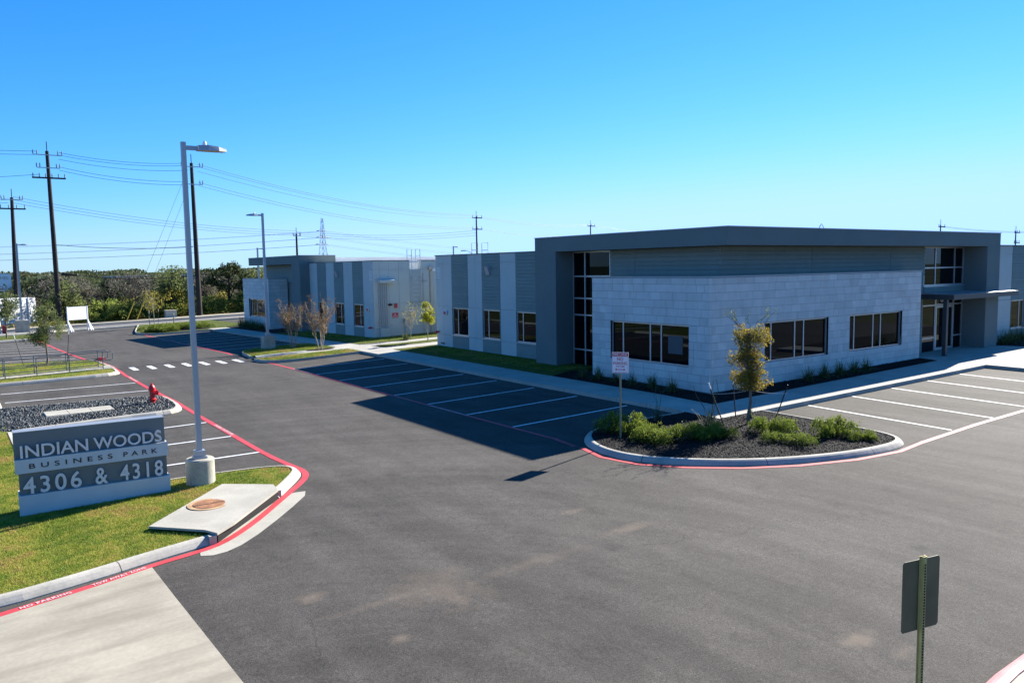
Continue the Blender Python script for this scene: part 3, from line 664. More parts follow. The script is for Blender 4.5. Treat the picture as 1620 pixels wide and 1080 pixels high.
# recessed upper wall
xr, yr = 24.7, 20.51; PR = PX(xr); PRY = PY(yr)
b = MB(); siding(b, PR, yr+.1, 25.2, 4.0, 5.45); siding(b, PR, 25.215, 26.8, 4.0, 5.45); wobj('siding', b, M['siding'], nb); b = MB(); siding(b, PRY, xr-.02, 30.6, 4.0, 5.45); siding(b, PRY, 30.615, 36.9, 4.0, 5.45); siding(b, PRY, 36.915, 40.13, 4.0, 5.45); wobj('siding', b, M['siding'], nb); b = MB(); siding(b, PRY, 38.05, 40.06, -.1, 3.99); wobj('siding', b, M['siding'], nb); b = MB(); siding(b, PRY, 40.14, 44.27, 2.96, 3.46); wobj('siding', b, M['siding'], nb)
b = MB(); b.box(xr+.1, 45.6, yr+.1, 29.4, -.2, 5.44); wobj('inner_wall', b, M['siding'], nb)
window(nb, PR, 26.82, 29.49, 0.0, 5.45, (28.6,), (.8,2.45,3.24,4.28), False, .07, 'tall corner window of stacked dark panes')
window(nb, PRY, 40.15, 44.27, 3.48, 5.45, (41.3,43.3), (4.39,), True, .07, 'high window above the entrance canopy')
# limestone block
xb, yb, zb = 22.97, 19.56, 4.25; PB = PX(xb); PBY = PY(yb)
hL = [(20.58,24.93,.86,2.45)]; hR = [(26.2,30.5,.86,2.45),(32.08,36.4,.86,2.45)]
b = MB(); stone(b, PB, yb, 26.08, 0, zb, hL, .24); stone(b, PBY, xb+.1, 38.03, 0, zb, hR, .24); wobj('stone_wall', b, M['stone'], nb)
b = MB()
for r in split((yb+.03, 26.06, -.3, zb-.02), hL): b.wbox(PB, *r, -.4, -.014)
for r in split((xb+.42, 38.0, -.3, zb-.02), hR): b.wbox(PBY, *r, -.4, -.014)
b.box(23.4, 24.6, 25.7, 26.05, -.2, zb-.02); b.box(37.7, 38.02, 19.97, 20.4, -.2, zb-.02)
wobj('stone_backing', b, M['mortar'], nb)
b = MB(); b.box(xb-.03, xb+.4, yb-.03, 26.12, zb+.003, zb+.055); b.box(xb+.402, 38.07, yb-.03, yb+.4, zb+.003, zb+.055); wobj('coping', b, M['coping'], nb)
b = MB(); b.box(xb+.4, xr-.01, yb+.4, 26.05, zb-.3, zb-.12); b.box(xr-.012, 38.0, yb+.4, yr-.03, zb-.3, zb-.12); wobj('low_roof', b, M['canopy'], nb)
window(nb, PB, *hL[0], (22.1,22.7,24.26), (), True, .055, 'wide window in the shorter limestone face', d=-.1)
window(nb, PBY, *hR[0], (26.72,28.28,28.88), (), True, .055, 'wide window in the long limestone face behind the young tree', d=-.1)
window(nb, PBY, *hR[1], (32.58,34.1,34.72), (), True, .055, 'wide window in the long limestone face nearest the entrance', d=-.1)
b = MB(); b.wbox(PB, 21.0, 21.75, 1.3, 2.0, -.128, -.124); wobj('window_notice', b, mat('grey notice sheet', (.06,.075,.09), .5), nb)
# entrance
window(nb, PRY, 40.08, 41.44, .0, 2.94, (), (.82,2.48), False, .07, 'side light left of the entrance doors')
window(nb, PRY, 43.3, 44.27, .0, 2.94, (), (.82,2.48), False, .07, 'side light right of the entrance doors')
window(nb, PRY, 41.445, 43.295, 2.48, 2.94, (), (), False, .06, 'transom over the entrance doors')
for a0, a1, hx in ((41.46, 42.36, 42.27), (42.38, 43.28, 42.47)):
    d = MB(); d.wbox(PRY, a0, a0+.11, .02, 2.46, -.09, -.02); d.wbox(PRY, a1-.11, a1, .02, 2.46, -.09, -.02); d.wbox(PRY, a0+.11, a1-.11, .02, .28, -.09, -.02); d.wbox(PRY, a0+.11, a1-.11, 2.33, 2.46, -.09, -.02)
    dd = wobj('door', d, M['alum'], nb); g = MB(); g.wbox(PRY, a0+.1, a1-.1, .27, 2.34, -.06, -.05); wobj('pane', g, M['glass'], dd)
    h = MB(); h.tube([PRY(hx,.95,-.02), PRY(hx,.95,.06), PRY(hx,1.35,.06), PRY(hx,1.35,-.02)], .017, 6); wobj('handle', h, M['alum'], dd)
b = MB(); wtext(b, PRY, '4306', 42.15, 2.72, .3, 1, .95, -.03, .006); wobj('street_number', b, M['whitep'], nb, recalc=False)
b = MB(); b.hexa([(39.5,18.72,2.86),(46.5,18.72,2.86),(46.5,yf-.01,2.86),(39.5,yf-.01,2.86),(39.5,18.72,3.10),(46.5,18.72,3.10),(46.5,yf-.01,3.10),(39.5,yf-.01,3.10)])
b.box(39.5, 44.27, yf-.008, 20.4, 2.862, 3.098); cn = wobj('canopy', b, M['steel'], nb)
b = MB(); b.hexa([(39.56,18.78,3.102),(46.44,18.78,3.102),(46.44,yf-.02,3.102),(39.56,yf-.02,3.102),(39.56,18.78,3.11),(46.44,18.78,3.11),(46.44,yf-.02,3.13),(39.56,yf-.02,3.13)]); b.hexa([(39.56,yf-.018,3.102),(44.25,yf-.018,3.102),(44.25,20.4,3.102),(39.56,20.4,3.102),(39.56,yf-.018,3.13),(44.25,yf-.018,3.13),(44.25,20.4,3.18),(39.56,20.4,3.18)])
wobj('canopy_roof', b, M['canopy'], cn)
b = MB(); b.box(39.62, 39.8, 19.1, 19.28, -.1, 2.858); wobj('canopy_post', b, M['steel'], nb)
# wing right of the entrance
PW = PY(20.1)
wall_wing(nb, PW, [('L',45.72,48.93,(47.3,)),('D',48.94,50.9,()),('L',50.91,52.5,()),('D',52.51,54.4,()),('L',54.41,56,()),('D',56.01,57.9,()),('L',57.91,78,(60,63,66,69,72,75))], 0, ZT, [(48.98,50.66,(50.1,)),(52.55,54.2,(53.6,)),(56.05,57.7,(57.1,))])
# ---- far building
z2 = -.17
fb = thing('office_building', 'farther grey office building with a roof ladder and red sign on its end wall', 'building', (34, 62, z2))
P2 = PX(xw); PS = PY(50.56)
shell(fb, xw+.09, 78, 50.65, 62.18, z2, ZT, (27.3, 28.14))
b = MB(); b.box(26.7, 78, 62.185, 75.0, z2-.3, z2+4.5); wobj('wall', b, M['light'], fb)
wall_wing(fb, P2, [('L',50.66,52.24,(51.35,)),('D',52.25,53.96,()),('L',53.97,55.58,(54.8,)),('D',55.59,57.3,()),('L',57.31,58.86,()),('D',58.87,60.62,()),('L',60.63,62.2,())], z2, ZT,
          [(52.3,53.93,(52.84,)),(55.65,57.25,(56.2,)),(59.0,60.5,(59.5,))])
b = MB(); zt2 = z2+ZT
panels(b, PS, xw, 27.29, z2-.3, zt2, (24.9,25.62,26.4), (z2+.8,z2+2.51,z2+4.9)); wobj('cladding_panel', b, M['light'], fb); b = MB(); panels(b, PS, 27.3, 28.13, z2-.3, zt2-.6, (), (z2+.8,z2+2.51)); wobj('cladding_panel', b, M['light'], fb); b = MB(); panels(b, PS, 28.14, 60, z2-.3, zt2, (29.2,30.4,33,36,39,42,45,48,51,54,57), (z2+.8,z2+2.51,z2+4.9)); wobj('cladding_panel', b, M['light'], fb)
b = MB(); b.wbox(P2, 50.5, 62.2, zt2+.003, zt2+.05, -.42, .04); b.box(xw+.43, 27.28, 50.52, 50.98, zt2+.003, zt2+.05); b.box(28.15, 78, 50.52, 50.98, zt2+.003, zt2+.05); wobj('coping', b, M['dcoping'], fb)
b = MB(); b.box(26.72, 77, 62.25, 62.6, z2+4.51, 5.80); wobj('rear_parapet', b, M['roofing'], fb)
sconce(fb, P2, 56.6, z2+4.62); number_plate(fb, P2, '1', 50.95, z2+4.5, -1); alarm_bell(fb, P2, 51.4, z2+2.12); fire_inlet(fb, P2, 50.95, z2+.88)
roof_ladder(fb, PS, 27.38, 28.06, z2+2.2, zt2-.6, 6.14)
b = MB(); b.hexa([PS(24.72,z2+3.98,.0), PS(26.05,z2+3.98,.0), PS(26.05,z2+3.98,.42), PS(24.72,z2+3.98,.42), PS(24.72,z2+4.3,.0), PS(26.05,z2+4.3,.0), PS(26.05,z2+4.18,.42), PS(24.72,z2+4.18,.42)]); wobj('conduit_hood', b, M['light'], fb)
b = MB()
for a in (24.82, 24.97, 25.12, 25.27, 25.42): b.tube([PS(a,z2+.8,.08), PS(a,z2+3.98,.08)], .028, 6)
for z in (1.2, 3.4): b.wbox(PS, 24.7, 25.55, z2+z, z2+z+.05, .012, .05)
wobj('conduit', b, M['galv'], fb)
b = MB(); b.wbox(PS, 24.8, 25.5, z2+.2, z2+.84, .0, .22); b.tube([PS(24.95,z2-.2,.1), PS(24.95,z2+.2,.1)], .04, 6); b.tube([PS(25.2,z2-.2,.1), PS(25.2,z2+.2,.1)], .04, 6); wobj('service_box', b, M['light'], fb)
b = MB(); b.wbox(PS, 25.6, 26.55, z2, z2+2.1, -.0, .012); ed = wobj('door', b, M['light'], fb); b = MB(); b.tube([PS(25.68,z2+1,.012), PS(25.68,z2+1,.07), PS(25.8,z2+1,.07)], .016, 6); wobj('handle', b, M['galv'], ed)
b = MB(); b.wbox(PS, 25.52, 25.76, z2+2.38, z2+2.5, .0, .18); wobj('camera', b, M['black'], fb)
b = MB(); b.wbox(PS, 26.0, 26.2, z2+2.2, z2+2.5, .0, .09); wobj('fire_alarm', b, M['signr'], fb)
b = MB(); b.wbox(PS, 25.8, 26.28, z2+1.5, z2+1.86, .012, .025); wobj('fire_sign', b, M['signr'], fb)
for t, z in (('FIRE', 1.76), ('SPRINKLER', 1.67), ('RISER ROOM', 1.57)): b = MB(); wtext(b, PS, t, 26.04, z2+z, .09, 1, .85, .027, .002); wobj('sign_lettering', b, M['whitep'], fb, recalc=False)

b = MB(); b.wbox(PS, 26.7, 26.92, z2+1.1, z2+1.4, .0, .2); b.tube([PS(26.8,z2-.2,.08), PS(26.8,z2+1.1,.08)], .03, 6); wobj('meter_box', b, M['galv'], fb)
b = MB(); b.tube([PS(28.95,z2-.2,.07), PS(28.95,z2+4.9,.07)], .06, 8); b.wbox(PS, 28.78, 29.12, z2+4.86, z2+5.1, .0, .2); wobj('downpipe', b, M['beige'], fb)
b = MB(); b.tube([PS(28.35,z2-.2,.05), PS(28.35,z2+4.6,.05)], .02, 5); b.tube([PS(28.1,z2+4.05,.05), PS(28.65,z2+4.05,.05)], .018, 5); b.tube([PS(28.1,z2+2.6,.05), PS(28.65,z2+2.6,.05)], .018, 5); wobj('conduit', b, M['galv'], fb)
b = MB(); b.wbox(PS, 29.05, 29.3, z2+4.75, z2+4.95, .0, .15); wobj('wall_light', b, M['whitep'], fb)
b = MB(); x2 = 23.6; b.box(x2, 24.72, 62.2, 64.05, z2-.3, z2+5.452); b.box(x2, 26.7, 62.2, 75.1, z2+5.455, z2+6.13)
wobj('portal_frame', b, M['frame'], fb)
b = MB(); b.box(x2-.02, x2+.4, 62.18, 75.12, z2+6.132, z2+6.17); b.box(x2+.402, 26.72, 62.18, 62.6, z2+6.132, z2+6.17); wobj('coping', b, M['coping'], fb)
b = MB(); PR2 = PX(24.7); siding(b, PR2, 66.2, 74.0, z2+3.9, z2+5.45); wobj('siding', b, M['siding'], fb)
b = MB(); b.box(24.82, 26.68, 62.7, 74.0, z2-.2, z2+5.44); wobj('inner_wall', b, M['siding'], fb)
window(fb, PR2, 64.06, 66.18, z2, z2+5.45, (65.0,), (z2+.8,z2+2.45,z2+3.24,z2+4.28), False, .07, 'tall corner window of stacked dark panes')
PB2 = PX(22.97); hF = [(69.1,73.5,z2+.86,z2+2.45)]
b = MB(); stone(b, PB2, 68.0, 75.1, z2-.3, z2+zb, hF, .24); stone(b, PY(68.0), 23.07, 24.65, z2-.3, z2+zb, [], .24); wobj('stone_wall', b, M['stone'], fb)
b = MB()
for r in split((68.03, 75.07, z2-.3, z2+zb-.02), hF): b.wbox(PB2, *r, -.4, -.014)
b.box(23.38, 24.62, 68.02, 68.4, z2-.3, z2+zb-.02); wobj('stone_backing', b, M['mortar'], fb)
b = MB(); b.box(22.94, 23.37, 67.97, 75.13, z2+zb+.003, z2+zb+.055); b.box(23.372, 24.67, 67.97, 68.4, z2+zb+.003, z2+zb+.055); wobj('coping', b, M['coping'], fb)
window(fb, PB2, *hF[0], (71.46,72.9), (), True, .06, 'wide window in the limestone face', d=-.1)
# ------------------------------------------------------------------ monument sign
def fit_text(body, x0, x1, z0, z1, ext, off, P, d, space=1):
    v, f = text_mesh(body, 1, ext, off, space, 1, 'LEFT'); xs_ = [p[0] for p in v]; ys_ = [p[1] for p in v]
    a, b_, c, e = min(xs_), max(xs_), min(ys_), max(ys_)
    return [P(x0+(p[0]-a)/(b_-a)*(x1-x0), z0+(p[1]-c)/(e-c)*(z1-z0), d+p[2]) for p in v], f
ms = thing('monument_sign', 'grey monument sign lettered INDIAN WOODS BUSINESS PARK standing on the front lawn', 'sign', (1.1, 20.28, -.56), math.atan2(-.16, 3.11))
PM = lambda a, z, d: (a, -d, z)
b = MB(); b.box(0, 3.11, 0, .62, -.25, .47); obj('base', b, M['mon_l'], ms)
b = MB(); b.box(.03, 3.07, .12, .52, .472, .96); obj('number_panel', b, M['mon_d'], ms)
b = MB(); b.box(-.03, 3.10, .03, .58, .962, 1.27); obj('band', b, M['mon_l'], ms)
b = MB(); b.box(-.03, 3.06, .16, .5, 1.272, 1.86); obj('name_panel', b, M['mon_d'], ms)
b = MB(); b.box(-.035, 3.065, .155, .505, 1.862, 1.875); obj('cap', b, M['coping'], ms)
for tx, x0, x1 in (('INDIAN', .09, 1.42), ('WOODS', 1.53, 2.98)):
    b = MB(); b.add(*fit_text(tx, x0, x1, 1.30, 1.575, .022, .012, PM, -.085)); obj('name_lettering', b, M['letter'], ms, recalc=False)
for tx, x0, x1 in (('BUSINESS', .24, 1.9), ('PARK', 2.13, 2.86)):
    b = MB(); b.add(*fit_text(tx, x0, x1, 1.055, 1.165, .004, .006, PM, -.024, 1.75)); obj('band_lettering', b, M['black'], ms, recalc=False)
for tx, x0, x1 in (('4306', .1, 1.24), ('&', 1.52, 1.78), ('4318', 2.04, 2.97)):
    b = MB(); b.add(*fit_text(tx, x0, x1, .485, .865, .018, .014, PM, -.06, 1.25)); obj('number_lettering', b, M['letter'], ms, recalc=False)
# ------------------------------------------------------------------ lamp posts
def lamp_head(mb, x0, z, s, L=.95):      # tapered flat luminaire reaching along s*x
    st = [(.0,.045,.05,.05),(.25,.05,.05,.05),(.28,.12,.07,.055),(.5,.17,.085,.05),(.75,.155,.06,.05),(L,.075,.015,.045)]
    base = len(mb.v)
    for x, w_, t, bt in st:
        X = x0+s*x; mb.v += [(X,-w_,z-bt),(X,w_,z-bt),(X,w_*.75,z+t),(X,-w_*.75,z+t)]
    for i in range(len(st)-1):
        for k in range(4): mb.f.append((base+i*4+k, base+i*4+(k+1)%4, base+i*4+4+(k+1)%4, base+i*4+4+k)); mb.t.append(.5); mb.m.append(0)
    mb.f += [(base,base+1,base+2,base+3), tuple(base+len(st)*4-4+k for k in (3,2,1,0))]; mb.t += [.5]*2; mb.m += [0]*2
def lamp(label, loc, top, s, rb=.34, hb=.72, square=False, cell=True, pw=.075):
    t = thing('street_lamp', label, 'lamp post', loc, 0, 'parking lot lamp posts')
    b = MB()
    if square: b.hexa([(-rb,-rb,-.4),(rb,-rb,-.4),(rb,rb,-.4),(-rb,rb,-.4),(-rb*.96,-rb*.96,hb),(rb*.96,-rb*.96,hb),(rb*.96,rb*.96,hb),(-rb*.96,rb*.96,hb)])
    else: b.lathe([(rb,-.4),(rb,hb-.03),(rb-.03,hb)], 32)
    obj('base', b, M['cyl'], t, smooth=not square)
    b = MB(); q = .15; b.box(-q,q,-q,q,hb+.002,hb+.05); q = .12; b.box(-q,q,-q,q,hb+.051,hb+.2); obj('base_cover', b, M['pole'], t)
    b = MB(); w0, w1 = pw, pw*.85
    b.hexa([(-w0,-w0,hb+.201),(w0,-w0,hb+.201),(w0,w0,hb+.201),(-w0,w0,hb+.201),(-w1,-w1,top),(w1,-w1,top),(w1,w1,top),(-w1,w1,top)]); obj('pole', b, M['pole'], t)
    b = MB(); lamp_head(b, s*w1, top-.13, s); h = obj('lamp_head', b, M['pole'], t)
    b = MB(); b.box(min(s*.45,s*.95), max(s*.45,s*.95), -.1, .1, top-.13-.054, top-.13-.046); obj('lens', b, M['beige'], h)
    if cell: b = MB(); b.lathe([(.045,0),(.05,.06),(.03,.1)], 10, (s*.5,0,top-.05)); obj('photocell', b, M['whitep'], h)
    return t
lamp('tall grey lamp post beside the monument sign on a round concrete base', (4.965,20.36,-.55), 8.42, 1, .34, .72, False, True, .062)
lamp('grey lamp post on a square concrete base beside two bare crape myrtles', (16.84,50.4,-.2), 8.6, -1, .36, .85, True)
lamp('distant grey lamp post in front of the white panelled enclosure', (6.7,96.8,-1.0), 9.0, 1, .62, 1.1, True, False, .1)
lamp('distant lamp post rising behind the overhanging roof of the farther building', (33.9,104.0,-1.0), 8.8, 1, .36, .8, True, False, .1)
lamp('thin lamp post peeking over the roof between the buildings', (68,111,-.6), 8.9, 1, .36, .8, True, False, .09)
t = thing('street_lamp', 'curved arm street lamp showing above the roof beside the ladder rails', 'lamp post', (76.6,117,-1), 0, 'parking lot lamp posts')
b = MB(); b.tube([(0,0,0),(0,0,7.2)], [.1,.07], 8); obj('pole', b, M['galv'], t)
b = MB(); b.tube([(0,0,7.2),(-.6,.3,8.0),(-1.4,.6,8.6),(-2.0,.8,8.75)], .045, 6); obj('arm', b, M['galv'], t)
b = MB(); b.hexa([(-2.9,.7,8.66),(-2.0,.7,8.66),(-2.0,.95,8.66),(-2.9,.95,8.66),(-2.8,.75,8.82),(-2.0,.72,8.82),(-2.0,.93,8.82),(-2.8,.9,8.82)]); obj('lamp_head', b, M['galv'], t)
# ------------------------------------------------------------------ hydrant, vault, inlet, rail
t = thing('fire_hydrant', 'red fire hydrant on the dark gravel island', 'fire hydrant', (6.58,33.85,G(6.58,33.85)+.08))
t.scale = (.88,.88,1)
b = MB(); b.lathe([(.17,0),(.17,.05),(.115,.07),(.115,.14),(.17,.15),(.17,.2),(.115,.22),(.11,.52),(.15,.54),(.15,.59),(.125,.6)], 20); obj('barrel', b, M['hyd'], t, smooth=True)
b = MB(); b.lathe([(.15,.602),(.15,.62),(.13,.68),(.08,.75),(.04,.78),(.035,.84)], 20); obj('bonnet', b, M['hyd'], t, smooth=True)
b = MB(); b.lathe([(.095,.1),(.095,.19),(.11,.195),(.11,.24),(.03,.25),(.03,.28)], 14, (0,0,.44), axis='x'); obj('pumper_outlet', b, M['hyd'], t, smooth=True)
for s in (-1, 1):
    b = MB(); b.lathe([(.06,s*.1),(.06,s*.17),(.075,s*.175),(.075,s*.22),(.02,s*.225),(.02,s*.25)], 12, (0,0,.44), axis='y'); obj('hose_outlet', b, M['hyd'], t, smooth=True)
b = MB(); b.lathe([(.12,-.2),(.12,0)], 14); obj('buried_pipe', b, M['black'], t)
t = thing('utility_vault', 'flat rectangular concrete vault lid set in the dark gravel island', 'vault', (4.0,33.95,G(4,33.95)+.1))
b = MB(); b.box(-1.16,1.16,-.62,.62,-.1,.045); obj('rim', b, M['slab'], t)
for x in (-.76, 0, .76): b = MB(); b.box(x-.37,x+.37,-.55,.55,.046,.065); obj('lid', b, M['slab'], t)
st = thing('storm_drain_inlet', 'concrete storm drain inlet with a long dark curb opening', 'storm drain', (5.0,17.9,-.6))
b = MB(); ip = [(3.16,17.34),(4.01,16.32),(4.15,15.95),(4.6,16.36),(6.13,18.1),(6.2,18.62),(5.25,19.52)]
base = len(b.v)
for x, y in ip: b.v.append((x,y,G(x,y)+.225))
for x, y in ip: b.v.append((x,y,G(x,y)+.178))
n = len(ip); b.f = [tuple(range(n)), tuple(range(2*n-1, n-1, -1))]+[(i,(i+1)%n,n+(i+1)%n,n+i) for i in range(n)]; b.t = [.5]*len(b.f); b.m = [0]*len(b.f)
wobj('slab', b, M['slab'], st)
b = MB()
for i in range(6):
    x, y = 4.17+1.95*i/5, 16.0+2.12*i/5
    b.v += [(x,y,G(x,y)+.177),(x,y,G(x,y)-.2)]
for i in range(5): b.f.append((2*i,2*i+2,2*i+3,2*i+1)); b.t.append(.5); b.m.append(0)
wobj('opening', b, M['dark'], st)  # black sheet just behind the slot, painted in for the shade inside
for x, y in ((4.07,16.04),(6.16,18.24)): z = G(x,y); b = MB(); b.box(x-.07,x+.07,y-.07,y+.07,z-.1,z+.177); wobj('end_pier', b, M['slab'], st)
mz = G(4.55,18.05)+.226
b = MB(); b.lathe([(.46,.0),(.46,.004)], 32, (4.55,18.05,mz)); wobj('rust_halo', b, mat('rust stained concrete', (.40,.25,.13), .85, var=.25, vs=6), st)
b = MB(); b.lathe([(.34,.004),(.34,.012),(.32,.014)], 32, (4.55,18.05,mz)); mc = wobj('manhole_cover', b, M['rust'], st)
b = MB(); v, f = text_mesh('STORM SEWER', .1, 0, .002); b.add([(4.55+x, 18.0+y, mz+.019) for x, y, z in v], f); wobj('cover_lettering', b, M['barkd'], mc, recalc=False)
# handrails of the ramp
def rail(label, y, y1, x1, loop):
    t = thing('handrail', label, 'handrail', (0, y, 0), 0, 'ramp handrails')
    zz = lambda x: G(x, y)+.15
    for x in (-5.2,-3.4,-1.6,.3,2.4,3.8,5.3,x1):
        b = MB(); b.tube([(x,0,zz(x)),(x,0,zz(x)+.92)], .024, 8); obj('post', b, M['rail'], t)
    b = MB(); b.tube([(-6,0,zz(-6)+.92),(x1,0,zz(x1)+.92),(x1+.42,0,zz(x1)+.92),(x1+.5,0,zz(x1)+.85),(x1+.5,0,zz(x1)+.55),(x1+.42,0,zz(x1)+.47),(x1,0,zz(x1)+.47)], .024, 8); obj('top_rail', b, M['rail'], t)
    b = MB(); b.tube([(-6,0,zz(-6)+.47),(x1-.02,0,zz(x1)+.47)], .02, 8); obj('mid_rail', b, M['rail'], t)
    b = MB(); b.tube([(-6,0,zz(-6)+.12),(x1-.02,0,zz(x1)+.12)], .02, 8); obj('low_rail', b, M['rail'], t)
rail('grey pipe handrail on the near side of the concrete ramp', 47.72, 0, 6.9, 1); rail('grey pipe handrail on the far side of the concrete ramp', 49.0, 0, 6.85, 1)
t = thing('tape_ribbon', 'scrap of red tape tied round the end of the ramp handrail', 'ribbon', (6.9,48.98,G(6.9,49)+.62))
b = MB(); r_ = random.Random(2)
for k in range(7): b.tube([(0,0,0),(r_.uniform(-.2,.25),r_.uniform(-.1,.05),r_.uniform(-.1,.1)),(r_.uniform(-.3,.35),r_.uniform(-.1,.05),r_.uniform(-.16,.04))], [.05,.04,.02], 5)
obj('tape', b, M['hyd'], t)
# ------------------------------------------------------------------ signs
z = G(15.72,16.66)
t = thing('fire_lane_sign', 'white and red FIRE LANE NO PARKING sign on a post in the curved mulch island', 'sign', (15.72,16.66,z+.1), math.atan2(-.80,.60))
b = MB(); b.tube([(0,.035,-.1),(0,.035,2.5)], .03, 8); obj('post', b, M['post'], t)
b = MB(); b.box(-.24,.24,-.012,-.002,1.93,2.53); pl = obj('plate', b, M['signw'], t)
b = MB(); b.box(-.225,.225,-.016,-.013,2.41,2.515); obj('red_band', b, M['signr'], pl)
b = MB(); PS_ = lambda a, z, d: (a, -d, z)
b.add(*fit_text('FIRE LANE', -.2, .2, 2.43, 2.50, 0, .01, PS_, .019)); obj('band_lettering', b, M['signw'], pl, recalc=False)
b = MB()
for tx, a, z0, z1 in (('NO', .09, 2.29, 2.385), ('PARKING', .2, 2.17, 2.26), ('ANYTIME', .13, 2.10, 2.145), ('TOW AWAY ZONE', .19, 1.945, 1.965)): b.add(*fit_text(tx, -a, a, z0, z1, 0, .012, PS_, .0145))
b.add([PS_(x,z,.0145) for x, z in ((-.1,2.025),(.1,2.025),(.1,2.045),(-.1,2.045),(-.1,2.0),(-.1,2.07),(-.15,2.035),(.1,2.0),(.15,2.035),(.1,2.07))], [(0,1,2,3),(4,5,6),(7,8,9)])
for x0, x1, z0, z1 in ((-.235,-.228,1.935,2.4),(.228,.235,1.935,2.4),(-.228,.228,1.935,1.94)): b.add([PS_(x0,z0,.0145),PS_(x1,z0,.0145),PS_(x1,z1,.0145),PS_(x0,z1,.0145)], [(0,1,2,3)])
obj('lettering', b, M['signr'], pl, recalc=False)
z = G(6.62,3.3)
t = thing('traffic_sign', 'bare back of a traffic sign on a perforated post standing on the drive', 'sign', (6.62,3.3,z), R(-12))
b = MB(); zt_ = 2.36-z
pr = [(-.22,1.64-z),(-.20,1.62-z),(.20,1.62-z),(.22,1.64-z),(.22,2.22-z),(.20,2.24-z),(-.20,2.24-z),(-.22,2.22-z)]
b.v = [(x,.03,zz) for x, zz in pr]+[(x,.034,zz) for x, zz in pr]; b.f = [tuple(range(8)), tuple(range(15,7,-1))]+[(i,(i+1)%8,8+(i+1)%8,8+i) for i in range(8)]; b.t = [.5]*10; b.m = [0]*10
pl = obj('plate', b, M['signback'], t)
b = MB(); b.box(-.0145,.0145,-.0055,-.002,-.05,2.27-z); b.box(-.018,-.015,-.0055,.0265,-.05,2.27-z); b.box(.015,.018,-.0055,.0265,-.05,2.27-z); b.box(-.034,-.0185,.0235,.0265,-.05,2.27-z); b.box(.0185,.034,.0235,.0265,-.05,2.27-z)
po = obj('post', b, M['green'], t)
b = MB(); k = .3
while k < 2.2-z: b.box(-.0075,.0075,-.0078,-.0058,k,k+.015); k += .0254
obj('bolt_hole', b, M['dark'], po); po.children[0]['kind'] = 'stuff'
t = thing('traffic_sign', 'small white sign seen nearly edge on at the planted end island far away', 'sign', (17.9,89.0,G(17.9,89)))
b = MB(); b.tube([(0,0,-.1),(0,0,2.6)], .04, 6); obj('post', b, M['post'], t); b = MB(); b.box(-.16,.10,-.06,-.05,1.95,2.7); obj('plate', b, M['signw'], t)
t = thing('marker_post', 'short green marker post in the planted end island far away', 'post', (17.9,80.3,G(17.9,80.3)))
b = MB(); b.tube([(0,0,-.1),(0,0,1.5)], .05, 6); obj('post', b, M['post'], t); b = MB(); b.lathe([(.06,1.5),(.06,1.56),(.02,1.6)], 8); obj('cap', b, M['green'], t)
t = thing('notice_board', 'blank white board on braced legs at the far edge of the drive', 'board', (11.3,92.4,G(11.3,92.3)), R(30))
b = MB(); b.box(-1.06,1.06,-.03,.03,1.15,2.48); obj('panel', b, M['whitep'], t)
for s in (-1, 1):
    b = MB(); b.box(s*1.13-.045,s*1.13+.045,-.05,.05,-.1,2.52); b.hexa([(s*1.13-.05,-.55,-.1),(s*1.13+.05,-.55,-.1),(s*1.13+.05,-.43,-.1),(s*1.13-.05,-.43,-.1),(s*1.13-.05,-.07,.95),(s*1.13+.05,-.07,.95),(s*1.13+.05,-.062,1.08),(s*1.13-.05,-.062,1.08)])
    b.hexa([(s*1.13+.3,-.4,-.1),(s*1.13+.42,-.4,-.1),(s*1.13+.42,-.3,-.1),(s*1.13+.3,-.3,-.1),(s*1.13+.061,-.05,.9),(s*1.13+.07,-.05,1.05),(s*1.13+.07,.05,1.05),(s*1.13+.061,.05,.9)])
    obj('leg', b, M['whitep'], t)
t = thing('enclosure', 'white panelled enclosure across the street behind the lamp post', 'enclosure', (7.25,117.1,-1.9), R(42))
b = MB(); b.box(-8,3.6,0,2.5,-1,3.75); obj('wall', b, M['whitep'], t)
for k in (-6.1,-2.5,2.3): b = MB(); b.box(k,k+.35,-.14,-.004,-1,3.8); obj('rib', b, M['whitep'], t)
b = MB()
for zz in (.6,1.6,2.6): b.box(-8,3.6,-.05,-.003,zz,zz+.05)
obj('trim', b, M['pole'], t)
t = thing('roadside_post', 'white and red roadside post at the left edge of the photo', 'post', (5.1,97.4,G(5,97)))
b = MB(); b.tube([(-.35,0,-.1),(-.35,0,1.5)], .09, 8); obj('post', b, M['whitep'], t); b = MB(); b.box(-.15,.2,-.15,.15,-.1,.85); obj('cabinet', b, M['hyd'], t)
t = thing('utility_cabinet', 'small beige utility cabinet on the verge across the street', 'cabinet', (23.6,107.4,G(23,107)))
b = MB(); b.box(-.65,.65,-.4,.4,-.1,.95); obj('body', b, M['beige'], t); b = MB(); b.box(-.7,.7,-.45,.45,.952,1.02); obj('lid', b, M['beige'], t)
t = thing('banner_building', 'pale building with a lettered sign band at the far left edge', 'building', (9,199,-4))
b = MB(); b.box(-9,3.4,0,8,-1,9.1); obj('wall', b, M['whitep'], t)
b = MB(); b.add(*fit_text('CHEL', .8, 3.0, 7.9, 8.5, 0, .01, lambda a,z,d:(a,-d,z), .05)); obj('lettering', b, M['beige'], t, recalc=False)
t = thing('brick_building', 'long low brown building half hidden in the trees', 'building', (55,252,-4))
b = MB(); b.box(-14,9,0,20,-1,7.6); obj('wall', b, M['brown'], t); b = MB(); b.box(-14.3,9.3,-.3,20.3,7.61,8.0); obj('roof', b, M['dcoping'], t)
